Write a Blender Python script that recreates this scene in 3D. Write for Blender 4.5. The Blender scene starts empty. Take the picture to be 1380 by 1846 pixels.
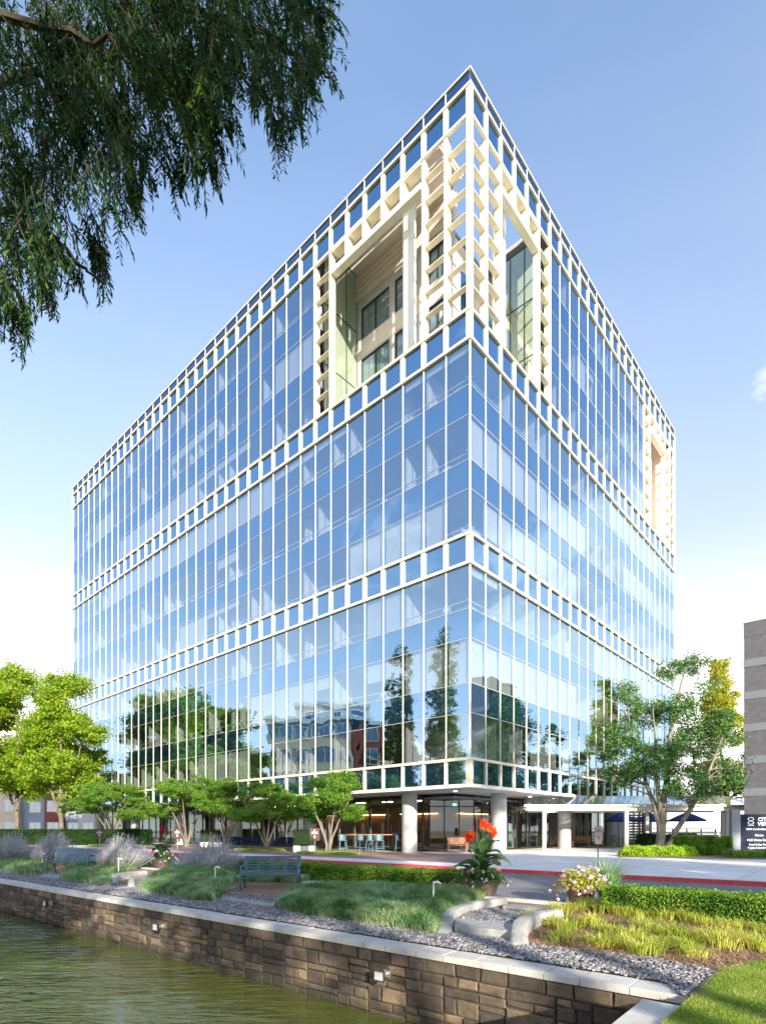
import bpy, math, random
import numpy as np
from mathutils import Vector, Matrix
random.seed(7); RNG = np.random.default_rng(7)
C = bpy.context.scene.collection
SC = bpy.context.scene
# ------------------------------------------------------------------ camera
EYE, F, CX, HZ = 1.40, 1027.0, 690.0, 1495.0
cam = bpy.data.objects.new('camera', bpy.data.cameras.new('camera')); C.objects.link(cam)
cam.location = (0, 0, EYE); cam.rotation_euler = (math.radians(90), 0, 0)
cam.data.sensor_fit = 'VERTICAL'; cam.data.sensor_height = 36.0; cam.data.lens = F / 1846 * 36
cam.data.shift_y = (HZ - 923) / 1846; cam.data.clip_end = 5000; cam.data.clip_start = 0.05
SC.camera = cam
# ------------------------------------------------------------------ world and sun
SUN_EL, SUN_AZ = math.radians(18), math.atan2(0.34, -1.0)     # azimuth from +Y towards +X
sd = Vector((math.sin(SUN_AZ) * math.cos(SUN_EL), math.cos(SUN_AZ) * math.cos(SUN_EL), math.sin(SUN_EL)))
w = bpy.data.worlds.new('World'); SC.world = w; w.use_nodes = True
nt = w.node_tree; nt.nodes.clear()
wo = nt.nodes.new('ShaderNodeOutputWorld'); bg = nt.nodes.new('ShaderNodeBackground')
sky = nt.nodes.new('ShaderNodeTexSky'); sky.sky_type = 'NISHITA'; sky.sun_disc = False
sky.sun_elevation = SUN_EL; sky.sun_rotation = SUN_AZ
sky.air_density = 1.0; sky.dust_density = 1.6; sky.ozone_density = 2.2; sky.altitude = 100
bg.inputs['Strength'].default_value = 0.13
# thin clouds, part of the sky itself
tc = nt.nodes.new('ShaderNodeTexCoord'); mp = nt.nodes.new('ShaderNodeMapping')
mp.inputs['Scale'].default_value = (1.6, 1.6, 4.2); mp.inputs['Location'].default_value = (0.35, 0.9, 0.2)
nz = nt.nodes.new('ShaderNodeTexNoise'); nz.inputs['Scale'].default_value = 2.1; nz.inputs['Detail'].default_value = 9
nz.inputs['Roughness'].default_value = 0.58
cr = nt.nodes.new('ShaderNodeValToRGB'); cr.color_ramp.elements[0].position = 0.635; cr.color_ramp.elements[1].position = 0.78
cr.color_ramp.elements[0].color = (0, 0, 0, 1); cr.color_ramp.elements[1].color = (0.8, 0.8, 0.8, 1)
mxc = nt.nodes.new('ShaderNodeMixRGB'); mxc.inputs[2].default_value = (4.2, 4.0, 3.8, 1)
nt.links.new(tc.outputs['Generated'], mp.inputs[0]); nt.links.new(mp.outputs[0], nz.inputs['Vector'])
vd = nt.nodes.new('ShaderNodeVectorMath'); vd.operation = 'DOT_PRODUCT'; cdv = Vector((.84, .40, .335)).normalized(); vd.inputs[1].default_value = cdv
cm = nt.nodes.new('ShaderNodeMapRange'); cm.inputs[1].default_value = 0.955; cm.inputs[2].default_value = 0.995; cm.inputs[3].default_value = 0.0; cm.inputs[4].default_value = 0.26
ca = nt.nodes.new('ShaderNodeMath'); ca.operation = 'ADD'
nt.links.new(tc.outputs['Generated'], vd.inputs[0]); nt.links.new(vd.outputs['Value'], cm.inputs[0]); nt.links.new(cm.outputs[0], ca.inputs[0]); nt.links.new(nz.outputs[0], ca.inputs[1]); vd2 = nt.nodes.new('ShaderNodeVectorMath'); vd2.operation = 'DOT_PRODUCT'; vd2.inputs[1].default_value = Vector((.620, 1.0, .872)).normalized()
cm2 = nt.nodes.new('ShaderNodeMapRange'); cm2.inputs[1].default_value = 0.9965; cm2.inputs[2].default_value = 0.9998; cm2.inputs[3].default_value = 0.0; cm2.inputs[4].default_value = 0.045
cb = nt.nodes.new('ShaderNodeMath'); cb.operation = 'ADD'; nt.links.new(tc.outputs['Generated'], vd2.inputs[0]); nt.links.new(vd2.outputs['Value'], cm2.inputs[0]); nt.links.new(cm2.outputs[0], cb.inputs[0]); nt.links.new(ca.outputs[0], cb.inputs[1]); nt.links.new(cb.outputs[0], cr.inputs[0]); nt.links.new(cr.outputs[0], mxc.inputs[0])
# pale haze of the lower sky
sx = nt.nodes.new('ShaderNodeSeparateXYZ'); mr = nt.nodes.new('ShaderNodeMapRange'); mr.interpolation_type = 'SMOOTHSTEP'
mr.inputs[1].default_value = 0.0; mr.inputs[2].default_value = 0.88; mr.inputs[3].default_value = 1.0; mr.inputs[4].default_value = 0.0
hz = nt.nodes.new('ShaderNodeMixRGB'); hz.inputs[2].default_value = (2.25, 2.28, 2.52, 1)
nt.links.new(tc.outputs['Generated'], sx.inputs[0]); nt.links.new(sx.outputs[2], mr.inputs[0]); nt.links.new(mr.outputs[0], hz.inputs[0])
ci = nt.nodes.new('ShaderNodeTexNoise'); ci.inputs['Scale'].default_value = 1.3; ci.inputs['Detail'].default_value = 5; cim = nt.nodes.new('ShaderNodeMapping'); cim.inputs['Scale'].default_value = (1, 2.2, 3.0); cim.inputs['Rotation'].default_value = (0, 0, .6)
cir = nt.nodes.new('ShaderNodeMapRange'); cir.inputs[1].default_value = .42; cir.inputs[2].default_value = .75; cir.inputs[3].default_value = 0; cir.inputs[4].default_value = .16; cix = nt.nodes.new('ShaderNodeMixRGB'); cix.inputs[2].default_value = (2.2, 2.3, 2.5, 1)
nt.links.new(tc.outputs['Generated'], cim.inputs[0]); nt.links.new(cim.outputs[0], ci.inputs['Vector']); nt.links.new(ci.outputs[0], cir.inputs[0]); nt.links.new(cir.outputs[0], cix.inputs[0]); nt.links.new(sky.outputs[0], cix.inputs[1]); nt.links.new(cix.outputs[0], hz.inputs[1])
mr2 = nt.nodes.new('ShaderNodeMapRange'); mr2.interpolation_type = 'SMOOTHSTEP'; h2 = nt.nodes.new('ShaderNodeMixRGB'); h2.inputs[2].default_value = (5.2, 5.0, 4.8, 1)
mr2.inputs[1].default_value = 0.0; mr2.inputs[2].default_value = 0.44; mr2.inputs[3].default_value = 1.0; mr2.inputs[4].default_value = 0.0
nt.links.new(sx.outputs[2], mr2.inputs[0]); nt.links.new(mr2.outputs[0], h2.inputs[0]); nt.links.new(hz.outputs[0], h2.inputs[1]); nt.links.new(h2.outputs[0], mxc.inputs[1]); nt.links.new(mxc.outputs[0], bg.inputs[0]); nt.links.new(bg.outputs[0], wo.inputs[0])
sl = bpy.data.lights.new('sun', 'SUN'); sl.energy = 3.2; sl.angle = math.radians(0.53); sl.color = (1.0, 0.87, 0.68)
so = bpy.data.objects.new('sun', sl); C.objects.link(so); so.rotation_euler = sd.to_track_quat('Z', 'Y').to_euler()
SC.view_settings.view_transform = 'Standard'; SC.view_settings.look = 'None'
SC.view_settings.exposure = 1.72; SC.view_settings.gamma = 1
SC.cycles.max_bounces = 8; SC.cycles.transparent_max_bounces = 24; SC.cycles.caustics_reflective = False
SC.cycles.caustics_refractive = False; SC.cycles.sample_clamp_indirect = 6

# ------------------------------------------------------------------ helpers
def G(px, py, z=0.0):                       # photo pixel -> world point on the level z
    D = (EYE - z) * F / (py - HZ); return Vector(((px - CX) / F * D, D, z))
def at(px, D, z=0.0): return Vector(((px - CX) / F * D, D, z))
E1 = Vector((-0.77, 0.638)).normalized(); NV = Vector((-E1.y, E1.x)); NV = NV if NV.y < 0 else -NV
K0 = Vector((4.1, 20.0))
def S(u, v, z=0.0):                         # site frame: u along the kerb (leftwards), v from the kerb towards the water
    p = K0 + E1 * u + NV * v; return Vector((p.x, p.y, z))
def uv(p): q = Vector((p[0], p[1])) - K0; return q.dot(E1), q.dot(NV)

def link(o, parent=None):
    C.objects.link(o)
    if parent is not None: o.parent = parent
    return o
def tag(o, label=None, cat=None, group=None, kind=None):
    if label: o['label'] = label
    if cat: o['category'] = cat
    if group: o['group'] = group
    if kind: o['kind'] = kind
    return o
def thing(name, label, cat, loc=(0, 0, 0), rz=0.0, group=None):
    o = link(bpy.data.objects.new(name, None)); o.location = loc; o.rotation_euler = (0, 0, rz)
    o.empty_display_size = 0.2
    return tag(o, label, cat, group)
def dup(root, loc=None, rz=None, label=None, scale=None):
    r = root.copy(); C.objects.link(r)
    for ch in list(root.children):
        c = ch.copy(); C.objects.link(c); c.parent = r
        for g in list(ch.children):
            d = g.copy(); C.objects.link(d); d.parent = c
    if loc is not None: r.location = loc
    if rz is not None: r.rotation_euler = (0, 0, rz)
    if scale is not None: r.scale = (scale,) * 3 if not hasattr(scale, '__len__') else scale
    if label: r['label'] = label
    return r
class MB:
    def __init__(s): s.v = []; s.f = []; s.smooth = False
    def quad(s, *p): n = len(s.v); s.v += [tuple(q) for q in p]; s.f.append(tuple(range(n, n + len(p)))); return s
    def box(s, a, b):
        x0, y0, z0 = a; x1, y1, z1 = b
        if x0 > x1: x0, x1 = x1, x0
        if y0 > y1: y0, y1 = y1, y0
        if z0 > z1: z0, z1 = z1, z0
        n = len(s.v)
        s.v += [(x0,y0,z0),(x1,y0,z0),(x1,y1,z0),(x0,y1,z0),(x0,y0,z1),(x1,y0,z1),(x1,y1,z1),(x0,y1,z1)]
        s.f += [tuple(n + i for i in q) for q in ((0,3,2,1),(4,5,6,7),(0,1,5,4),(1,2,6,5),(2,3,7,6),(3,0,4,7))]
        return s
    def bar(s, p, q, wd, ht, up=(0, 0, 1)):      # box beam from p to q
        p = Vector(p); q = Vector(q); d = (q - p).normalized(); up = Vector(up)
        sx = d.cross(up)
        if sx.length < 1e-4: sx = Vector((1, 0, 0))
        sx.normalize(); uz = sx.cross(d).normalized(); n = len(s.v)
        for e in (p, q):
            for a, b in ((-1,-1),(1,-1),(1,1),(-1,1)): s.v.append(tuple(e + sx * a * wd / 2 + uz * b * ht / 2))
        s.f += [tuple(n + i for i in f) for f in ((0,3,2,1),(4,5,6,7),(0,1,5,4),(1,2,6,5),(2,3,7,6),(3,0,4,7))]
        return s
    def tube(s, pts, rad, seg=8, cap=True):
        pts = [Vector(p) for p in pts]; rad = rad if hasattr(rad, '__len__') else [rad] * len(pts)
        n0 = len(s.v); ref = None
        for i, p in enumerate(pts):
            d = (pts[min(i + 1, len(pts) - 1)] - pts[max(i - 1, 0)]).normalized()
            if ref is None: ref = d.orthogonal().normalized()
            ref = (ref - d * ref.dot(d))
            ref = ref.normalized() if ref.length > 1e-5 else d.orthogonal().normalized()
            b = d.cross(ref)
            for k in range(seg):
                a = 2 * math.pi * k / seg; s.v.append(tuple(p + (ref * math.cos(a) + b * math.sin(a)) * rad[i]))
        for i in range(len(pts) - 1):
            for k in range(seg):
                a = n0 + i * seg + k; b = n0 + i * seg + (k + 1) % seg; s.f.append((a, b, b + seg, a + seg))
        if cap:
            s.f.append(tuple(n0 + k for k in reversed(range(seg)))); s.f.append(tuple(n0 + (len(pts) - 1) * seg + k for k in range(seg)))
        return s
    def lathe(s, prof, c=(0, 0, 0), seg=24):
        n0 = len(s.v)
        for r, z in prof:
            for k in range(seg):
                a = 2 * math.pi * k / seg; s.v.append((c[0] + r * math.cos(a), c[1] + r * math.sin(a), c[2] + z))
        for i in range(len(prof) - 1):
            for k in range(seg):
                a = n0 + i * seg + k; b = n0 + i * seg + (k + 1) % seg; s.f.append((a, b, b + seg, a + seg))
        s.f.append(tuple(n0 + k for k in reversed(range(seg)))); s.f.append(tuple(n0 + (len(prof) - 1) * seg + k for k in range(seg)))
        return s
    def prism(s, pts, z0, z1):                  # horizontal polygon extruded
        n = len(pts); n0 = len(s.v)
        s.v += [(p[0], p[1], z0) for p in pts] + [(p[0], p[1], z1) for p in pts]
        ar = sum(pts[i][0] * pts[(i + 1) % n][1] - pts[(i + 1) % n][0] * pts[i][1] for i in range(n))
        r = range(n) if ar > 0 else range(n - 1, -1, -1); r = list(r)
        s.f.append(tuple(n0 + n + i for i in r)); s.f.append(tuple(n0 + i for i in reversed(r)))
        for k in range(n):
            a, b = r[k], r[(k + 1) % n]; s.f.append((n0 + a, n0 + b, n0 + n + b, n0 + n + a))
        return s
    def build(s, name, mat, parent=None, smooth=None, bevel=0):
        me = bpy.data.meshes.new(name); me.from_pydata(s.v, [], s.f); me.materials.append(mat)
        if smooth if smooth is not None else s.smooth:
            me.polygons.foreach_set('use_smooth', [True] * len(me.polygons))
        o = link(bpy.data.objects.new(name, me), parent)
        if bevel:
            b = o.modifiers.new('bevel', 'BEVEL'); b.width = bevel; b.segments = 2; b.limit_method = 'ANGLE'
        if smooth:
            try: me.set_sharp_from_angle(angle=math.radians(40))
            except Exception: pass
        return o
def polys(name, V, mat, parent=None, smooth=False):       # V: (N, k, 3) array of separate k-gons
    N, k = V.shape[:2]; me = bpy.data.meshes.new(name)
    me.vertices.add(N * k); me.vertices.foreach_set('co', np.ascontiguousarray(V, dtype=np.float32).ravel())
    me.loops.add(N * k); me.loops.foreach_set('vertex_index', np.arange(N * k, dtype=np.int32))
    me.polygons.add(N); me.polygons.foreach_set('loop_start', np.arange(0, N * k, k, dtype=np.int32))
    try: me.polygons.foreach_set('loop_total', np.full(N, k, dtype=np.int32))
    except Exception: pass
    me.update(calc_edges=True); me.materials.append(mat)
    return link(bpy.data.objects.new(name, me), parent)
def indexed(name, V, Fq, mat, parent=None, smooth=False): # V (M,3), Fq (N,4)
    me = bpy.data.meshes.new(name); N = len(Fq); k = Fq.shape[1]
    me.vertices.add(len(V)); me.vertices.foreach_set('co', np.ascontiguousarray(V, dtype=np.float32).ravel())
    me.loops.add(N * k); me.loops.foreach_set('vertex_index', Fq.astype(np.int32).ravel())
    me.polygons.add(N); me.polygons.foreach_set('loop_start', np.arange(0, N * k, k, dtype=np.int32))
    try: me.polygons.foreach_set('loop_total', np.full(N, k, dtype=np.int32))
    except Exception: pass
    me.update(calc_edges=True); me.materials.append(mat)
    if smooth: me.polygons.foreach_set('use_smooth', [True] * N)
    return link(bpy.data.objects.new(name, me), parent)
def unit(a): return a / (np.linalg.norm(a, axis=-1, keepdims=True) + 1e-9)
def rnd_dir(n): return unit(RNG.normal(size=(n, 3)))
def leaves(P, size, asp=0.55, up=0.0, droop=0.0, fold=0.12):    # diamond leaves at points P
    n = len(P); d = rnd_dir(n); d[:, 2] = d[:, 2] * 0.7 - droop; d = unit(d)
    m = rnd_dir(n); m[:, 2] += up; s = unit(np.cross(d, m)); nn = np.cross(s, d)
    L = size * RNG.uniform(0.6, 1.25, (n, 1)); Wd = L * asp / 2
    a = P - d * L / 2; t = P + d * L / 2; c = P + nn * L * fold
    return np.stack([a, c - s * Wd, t, c + s * Wd], 1)
def blades(P, h, wd, lean=0.5, dirs=None, seg=2):               # bent grass blades
    n = len(P); H = h * RNG.uniform(0.6, 1.2, (n, 1)); a = RNG.uniform(0, 2 * math.pi, n)
    d = np.stack([np.cos(a), np.sin(a), np.zeros(n)], 1)
    if dirs is not None: d = unit(d * 0.7 + dirs)
    s = np.stack([-d[:, 1], d[:, 0], np.zeros(n)], 1) * wd / 2
    ln = lean * RNG.uniform(0.3, 1.3, (n, 1)); Z = np.array([0, 0, 1.0])
    p1 = P + Z * H * 0.6 + d * H * ln * 0.3; p2 = P + Z * H * (1 - 0.35 * ln) + d * H * ln
    q1 = np.stack([P - s, P + s, p1 + s * 0.9, p1 - s * 0.9], 1); q2 = np.stack([p1 - s * 0.9, p1 + s * 0.9, p2 + s * 0.15, p2 - s * 0.15], 1)
    return np.concatenate([q1, q2])

# ------------------------------------------------------------------ materials
def newmat(name):
    m = bpy.data.materials.new(name); m.use_nodes = True; return m, m.node_tree, m.node_tree.nodes['Principled BSDF']
def mat(name, col, rough=0.6, metal=0.0, var=0.0, scale=6.0, bump=0.0, bscale=None, col2=None, spec=None, stretch=None, lo=0.35, hi=0.65, detail=6):
    m, t, b = newmat(name); N = t.nodes; L = t.links
    b.inputs['Base Color'].default_value = (*col, 1); b.inputs['Roughness'].default_value = rough; b.inputs['Metallic'].default_value = metal
    if spec is not None: b.inputs['Specular IOR Level'].default_value = spec
    if var or col2 or bump:
        co = N.new('ShaderNodeTexCoord'); src = co.outputs['Object']
        if stretch:
            mpn = N.new('ShaderNodeMapping'); mpn.inputs['Scale'].default_value = stretch; L.new(src, mpn.inputs[0]); src = mpn.outputs[0]
        n = N.new('ShaderNodeTexNoise'); n.inputs['Scale'].default_value = scale; n.inputs['Detail'].default_value = detail; n.inputs['Roughness'].default_value = 0.6
        L.new(src, n.inputs['Vector'])
        if var or col2:
            r = N.new('ShaderNodeValToRGB'); r.color_ramp.elements[0].position = lo; r.color_ramp.elements[1].position = hi
            c2 = col2 if col2 else tuple(min(1, c * (1 + var)) for c in col); c1 = col if col2 else tuple(c * (1 - var) for c in col)
            r.color_ramp.elements[0].color = (*c1, 1); r.color_ramp.elements[1].color = (*c2, 1)
            L.new(n.outputs[0], r.inputs[0]); L.new(r.outputs[0], b.inputs['Base Color'])
        if bump:
            n2 = N.new('ShaderNodeTexNoise'); n2.inputs['Scale'].default_value = bscale or scale * 4; n2.inputs['Detail'].default_value = 8
            L.new(src, n2.inputs['Vector']); bp = N.new('ShaderNodeBump'); bp.inputs['Strength'].default_value = bump; bp.inputs['Distance'].default_value = 0.02
            L.new(n2.outputs[0], bp.inputs['Height']); L.new(bp.outputs[0], b.inputs['Normal'])
    return m
def leafmat(name, cols, trans=0.35, rough=0.5):                 # every leaf its own shade of the palette
    m = bpy.data.materials.new(name); m.use_nodes = True; t = m.node_tree; t.nodes.clear(); N = t.nodes; L = t.links
    g = N.new('ShaderNodeNewGeometry'); r = N.new('ShaderNodeValToRGB'); r.color_ramp.interpolation = 'LINEAR'
    while len(r.color_ramp.elements) < len(cols): r.color_ramp.elements.new(0.5)
    for i, c in enumerate(cols): r.color_ramp.elements[i].position = i / (len(cols) - 1); r.color_ramp.elements[i].color = (*c, 1)
    nz_ = N.new('ShaderNodeTexNoise'); nz_.inputs['Scale'].default_value = 2.2; nz_.inputs['Detail'].default_value = 3; L.new(g.outputs['Position'], nz_.inputs['Vector'])
    m1 = N.new('ShaderNodeMath'); m1.operation = 'MULTIPLY_ADD'; m1.inputs[1].default_value = 2.0; m1.inputs[2].default_value = -0.75; L.new(nz_.outputs[0], m1.inputs[0])
    m2 = N.new('ShaderNodeMath'); m2.operation = 'MULTIPLY_ADD'; m2.inputs[1].default_value = 0.5; m2.use_clamp = True; L.new(g.outputs['Random Per Island'], m2.inputs[0]); L.new(m1.outputs[0], m2.inputs[2])
    L.new(m2.outputs[0], r.inputs[0])
    p = N.new('ShaderNodeBsdfPrincipled'); p.inputs['Roughness'].default_value = rough; p.inputs['Specular IOR Level'].default_value = 0.18
    tr = N.new('ShaderNodeBsdfTranslucent'); hs = N.new('ShaderNodeHueSaturation'); hs.inputs['Hue'].default_value = 0.48; hs.inputs['Value'].default_value = 1.5
    mx = N.new('ShaderNodeMixShader'); mx.inputs[0].default_value = trans; o = N.new('ShaderNodeOutputMaterial')
    L.new(r.outputs[0], p.inputs['Base Color']); L.new(r.outputs[0], hs.inputs['Color']); L.new(hs.outputs[0], tr.inputs[0])
    L.new(p.outputs[0], mx.inputs[1]); L.new(tr.outputs[0], mx.inputs[2]); L.new(mx.outputs[0], o.inputs[0])
    return m
def glassmat(name, tint, thru, refl=0.5, wav=0.0, rough=0.0, base=None, wscale=0.45):
    m = bpy.data.materials.new(name); m.use_nodes = True; t = m.node_tree; t.nodes.clear(); N = t.nodes; L = t.links
    gl = N.new('ShaderNodeBsdfGlossy'); gl.inputs['Color'].default_value = (*tint, 1); gl.inputs['Roughness'].default_value = rough
    if base is None: un = N.new('ShaderNodeBsdfTransparent'); un.inputs[0].default_value = (*thru, 1)
    else: un = N.new('ShaderNodeBsdfDiffuse'); un.inputs[0].default_value = (*base, 1)
    fr = N.new('ShaderNodeFresnel'); gg = N.new('ShaderNodeNewGeometry'); io = N.new('ShaderNodeMapRange'); io.inputs[3].default_value = 1.5; io.inputs[4].default_value = 1 / 1.5; L.new(gg.outputs['Backfacing'], io.inputs[0]); L.new(io.outputs[0], fr.inputs[0])
    ma = N.new('ShaderNodeMath'); ma.operation = 'ADD'; ma.inputs[1].default_value = refl; ma.use_clamp = True
    mx = N.new('ShaderNodeMixShader'); o = N.new('ShaderNodeOutputMaterial')
    L.new(fr.outputs[0], ma.inputs[0]); L.new(ma.outputs[0], mx.inputs[0]); L.new(un.outputs[0], mx.inputs[1]); L.new(gl.outputs[0], mx.inputs[2]); L.new(mx.outputs[0], o.inputs[0])
    if wav:
        co = N.new('ShaderNodeTexCoord'); n = N.new('ShaderNodeTexNoise'); n.inputs['Scale'].default_value = wscale; n.inputs['Detail'].default_value = 1
        bp = N.new('ShaderNodeBump'); bp.inputs['Strength'].default_value = 1; bp.inputs['Distance'].default_value = wav
        L.new(co.outputs['Object'], n.inputs['Vector']); L.new(n.outputs[0], bp.inputs['Height']); L.new(bp.outputs[0], gl.inputs['Normal'])
    return m
def emit(name, col, s):
    m, t, b = newmat(name); b.inputs['Base Color'].default_value = (*col, 1); b.inputs['Emission Color'].default_value = (*col, 1); b.inputs['Emission Strength'].default_value = s; return m
M = {}
M['cream'] = mat('cream_metal', (0.80, 0.74, 0.585), 0.38, var=0.07, scale=1.6, stretch=(1, 1, 0.25))
M['white'] = mat('white_paint', (0.80, 0.80, 0.78), 0.4, var=0.04, scale=3)
M['vision'] = glassmat('vision_glass', (0.44, 0.66, 0.88), (0.90, 0.95, 0.98), 0.54, 0.020)
M['spandrel'] = glassmat('spandrel_glass', (0.27, 0.46, 0.67), None, 0.80, 0.020, base=(0.03, 0.09, 0.20))
M['parapet'] = glassmat('parapet_glass', (0.25, 0.36, 0.6), None, 0.45, 0.01, base=(0.02, 0.04, 0.09))
M['terrace_glass'] = glassmat('terrace_glass', (0.7, 0.85, 0.95), None, 0.30, base=(0.20, 0.28, 0.34))
M['clear'] = glassmat('clear_glass', (0.9, 0.95, 0.95), (0.75, 0.88, 0.82), 0.10)
M['green_glass'] = glassmat('green_glass', (0.75, 0.9, 0.8), None, 0.26, base=(0.34, 0.42, 0.33))
M['shop_glass'] = glassmat('shop_glass', (0.8, 0.9, 0.95), (0.72, 0.76, 0.74), 0.02)
M['canopy_glass'] = glassmat('canopy_glass', (0.9, 0.95, 1.0), (0.9, 0.97, 0.98), 0.38, rough=0.12)
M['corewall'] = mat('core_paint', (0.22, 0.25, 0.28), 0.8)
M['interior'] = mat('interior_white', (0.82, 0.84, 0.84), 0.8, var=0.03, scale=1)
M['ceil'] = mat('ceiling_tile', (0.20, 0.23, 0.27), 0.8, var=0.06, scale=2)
M['carpet'] = mat('carpet', (0.12, 0.14, 0.17), 0.95)
M['blind'] = mat('blind_fabric', (0.84, 0.86, 0.86), 0.8, var=0.02, scale=1)
M['steel'] = mat('dark_frame', (0.03, 0.032, 0.036), 0.4)
M['pinkstone'] = mat('pale_stone', (0.84, 0.74, 0.66), 0.6, var=0.06, scale=2)
M['greystone'] = mat('grey_panel', (0.55, 0.53, 0.55), 0.5, var=0.08, scale=2)
M['concrete'] = mat('concrete', (0.40, 0.42, 0.43), 0.75, var=0.12, scale=2.2, bump=0.2, bscale=30)
M['soffit'] = mat('soffit', (0.46, 0.48, 0.50), 0.8, var=0.05, scale=2)
M['wood'] = mat('wood_panel', (0.10, 0.045, 0.03), 0.5, col2=(0.22, 0.10, 0.06), scale=3, stretch=(6, 6, 0.3))
M['woodlight'] = mat('timber', (0.30, 0.14, 0.08), 0.5, var=0.25, scale=6)
M['cove'] = emit('cove_light', (1.0, 0.62, 0.25), 6.0)
M['lamp'] = emit('ceiling_lamp', (1.0, 0.85, 0.6), 9.0)
M['exit'] = emit('exit_sign', (0.2, 0.9, 0.3), 1.5)
M['navy'] = mat('navy_fabric', (0.012, 0.03, 0.16), 0.8, var=0.2, scale=5)
M['navysofa'] = mat('navy_cushion', (0.010, 0.028, 0.09), 0.8, var=0.2, scale=5)
M['bluechair'] = mat('blue_grey_plastic', (0.09, 0.20, 0.27), 0.45)
M['dark'] = mat('dark_metal', (0.035, 0.04, 0.045), 0.4)
M['brown'] = mat('brown_sign', (0.085, 0.04, 0.035), 0.5)
M['signtan'] = mat('tan_sign', (0.30, 0.22, 0.20), 0.5)
M['signdark'] = mat('sign_slate', (0.028, 0.036, 0.065), 0.85, var=0.1, spec=0.1)
M['signpost'] = mat('sign_grey', (0.22, 0.25, 0.30), 0.5, var=0.05)
M['red'] = mat('red_paint', (0.56, 0.04, 0.05), 0.6, col2=(0.34, 0.16, 0.14), lo=.5, hi=.72, scale=9, detail=9)
M['redd'] = mat('red_dot', (0.6, 0.03, 0.03), 0.5)
M['bench'] = mat('blue_green_metal', (0.075, 0.14, 0.195), 0.33, metal=0.35, var=0.15, scale=8)
M['asphalt'] = mat('asphalt', (0.20, 0.205, 0.225), 0.85, col2=(0.15, 0.15, 0.16), lo=.42, hi=.62, scale=0.7, detail=9, bump=0.3, bscale=90)
M['paving'] = mat('pale_concrete', (0.76, 0.76, 0.77), 0.8, col2=(0.60, 0.60, 0.60), lo=.45, hi=.75, scale=0.8, bump=0.15, bscale=40)
M['brick'] = mat('brick_paver', (0.30, 0.20, 0.18), 0.8, var=0.2, scale=8)
M['soil'] = mat('mulch_soil', (0.16, 0.10, 0.07), 0.95, col2=(0.34, 0.22, 0.14), scale=14, bump=0.8, bscale=70)
M['turf'] = mat('turf', (0.10, 0.17, 0.03), 0.95, col2=(0.20, 0.27, 0.06), scale=5)
M['gravelbase'] = mat('gravel_base', (0.10, 0.105, 0.12), 0.9, var=0.3, scale=40, bump=0.6)
M['cap'] = mat('cap_stone', (0.54, 0.54, 0.53), 0.8, col2=(0.36, 0.35, 0.33), lo=.45, hi=.8, scale=3, bump=0.35, bscale=50)
M['kerbstone'] = mat('cast_concrete', (0.40, 0.40, 0.40), 0.8, col2=(0.25, 0.26, 0.26), scale=7, bump=0.5, bscale=40)
M['mortar'] = mat('mortar', (0.07, 0.06, 0.05), 0.95, bump=0.5, var=0.2)
M['pot'] = mat('brown_pot', (0.13, 0.09, 0.075), 0.45, var=0.2, scale=5)
M['bark'] = mat('grey_bark', (0.22, 0.20, 0.175), 0.9, col2=(0.11, 0.09, 0.075), scale=7, bump=0.7, bscale=25, stretch=(1, 1, 0.3))
M['palebark'] = mat('pale_bark', (0.27, 0.25, 0.22), 0.85, col2=(0.15, 0.135, 0.115), scale=6, bump=0.5, bscale=20, stretch=(1, 1, 0.4))
M['darkbark'] = mat('dark_bark', (0.035, 0.03, 0.022), 0.9, col2=(0.07, 0.055, 0.04), scale=8, bump=0.6)
M['alu'] = mat('aluminium', (0.5, 0.5, 0.5), 0.35, metal=0.8)
M['lens'] = glassmat('flood_lens', (0.9, 0.9, 0.9), None, 0.3, base=(0.5, 0.52, 0.52))
# masonry: every block its own tone
def blockmat(name, cols, bump=0.8, nscale=5.0):
    m, t, b = newmat(name); N = t.nodes; L = t.links
    g = N.new('ShaderNodeNewGeometry'); r = N.new('ShaderNodeValToRGB')
    while len(r.color_ramp.elements) < len(cols): r.color_ramp.elements.new(0.5)
    for i, c in enumerate(cols): r.color_ramp.elements[i].position = i / (len(cols) - 1); r.color_ramp.elements[i].color = (*c, 1)
    L.new(g.outputs['Random Per Island'], r.inputs[0])
    co = N.new('ShaderNodeTexCoord'); n = N.new('ShaderNodeTexNoise'); n.inputs['Scale'].default_value = nscale; n.inputs['Detail'].default_value = 9; n.inputs['Roughness'].default_value = 0.7
    L.new(co.outputs['Object'], n.inputs['Vector'])
    mx = N.new('ShaderNodeMixRGB'); mx.blend_type = 'MULTIPLY'; mx.inputs[0].default_value = 0.85
    r2 = N.new('ShaderNodeValToRGB'); r2.color_ramp.elements[0].position = 0.3; r2.color_ramp.elements[1].position = 0.7
    r2.color_ramp.elements[0].color = (0.30, 0.28, 0.27, 1); r2.color_ramp.elements[1].color = (1.25, 1.2, 1.15, 1)
    L.new(n.outputs[0], r2.inputs[0]); L.new(r.outputs[0], mx.inputs[1]); L.new(r2.outputs[0], mx.inputs[2]); L.new(mx.outputs[0], b.inputs['Base Color'])
    b.inputs['Roughness'].default_value = 0.85
    bp = N.new('ShaderNodeBump'); bp.inputs['Strength'].default_value = bump; bp.inputs['Distance'].default_value = 0.02
    L.new(n.outputs[0], bp.inputs['Height']); L.new(bp.outputs[0], b.inputs['Normal']); return m
M['stone'] = blockmat('wall_stone', [(0.07, 0.062, 0.055), (0.10, 0.082, 0.066), (0.14, 0.115, 0.09), (0.06, 0.052, 0.047), (0.25, 0.195, 0.13), (0.11, 0.092, 0.076)])
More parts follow.
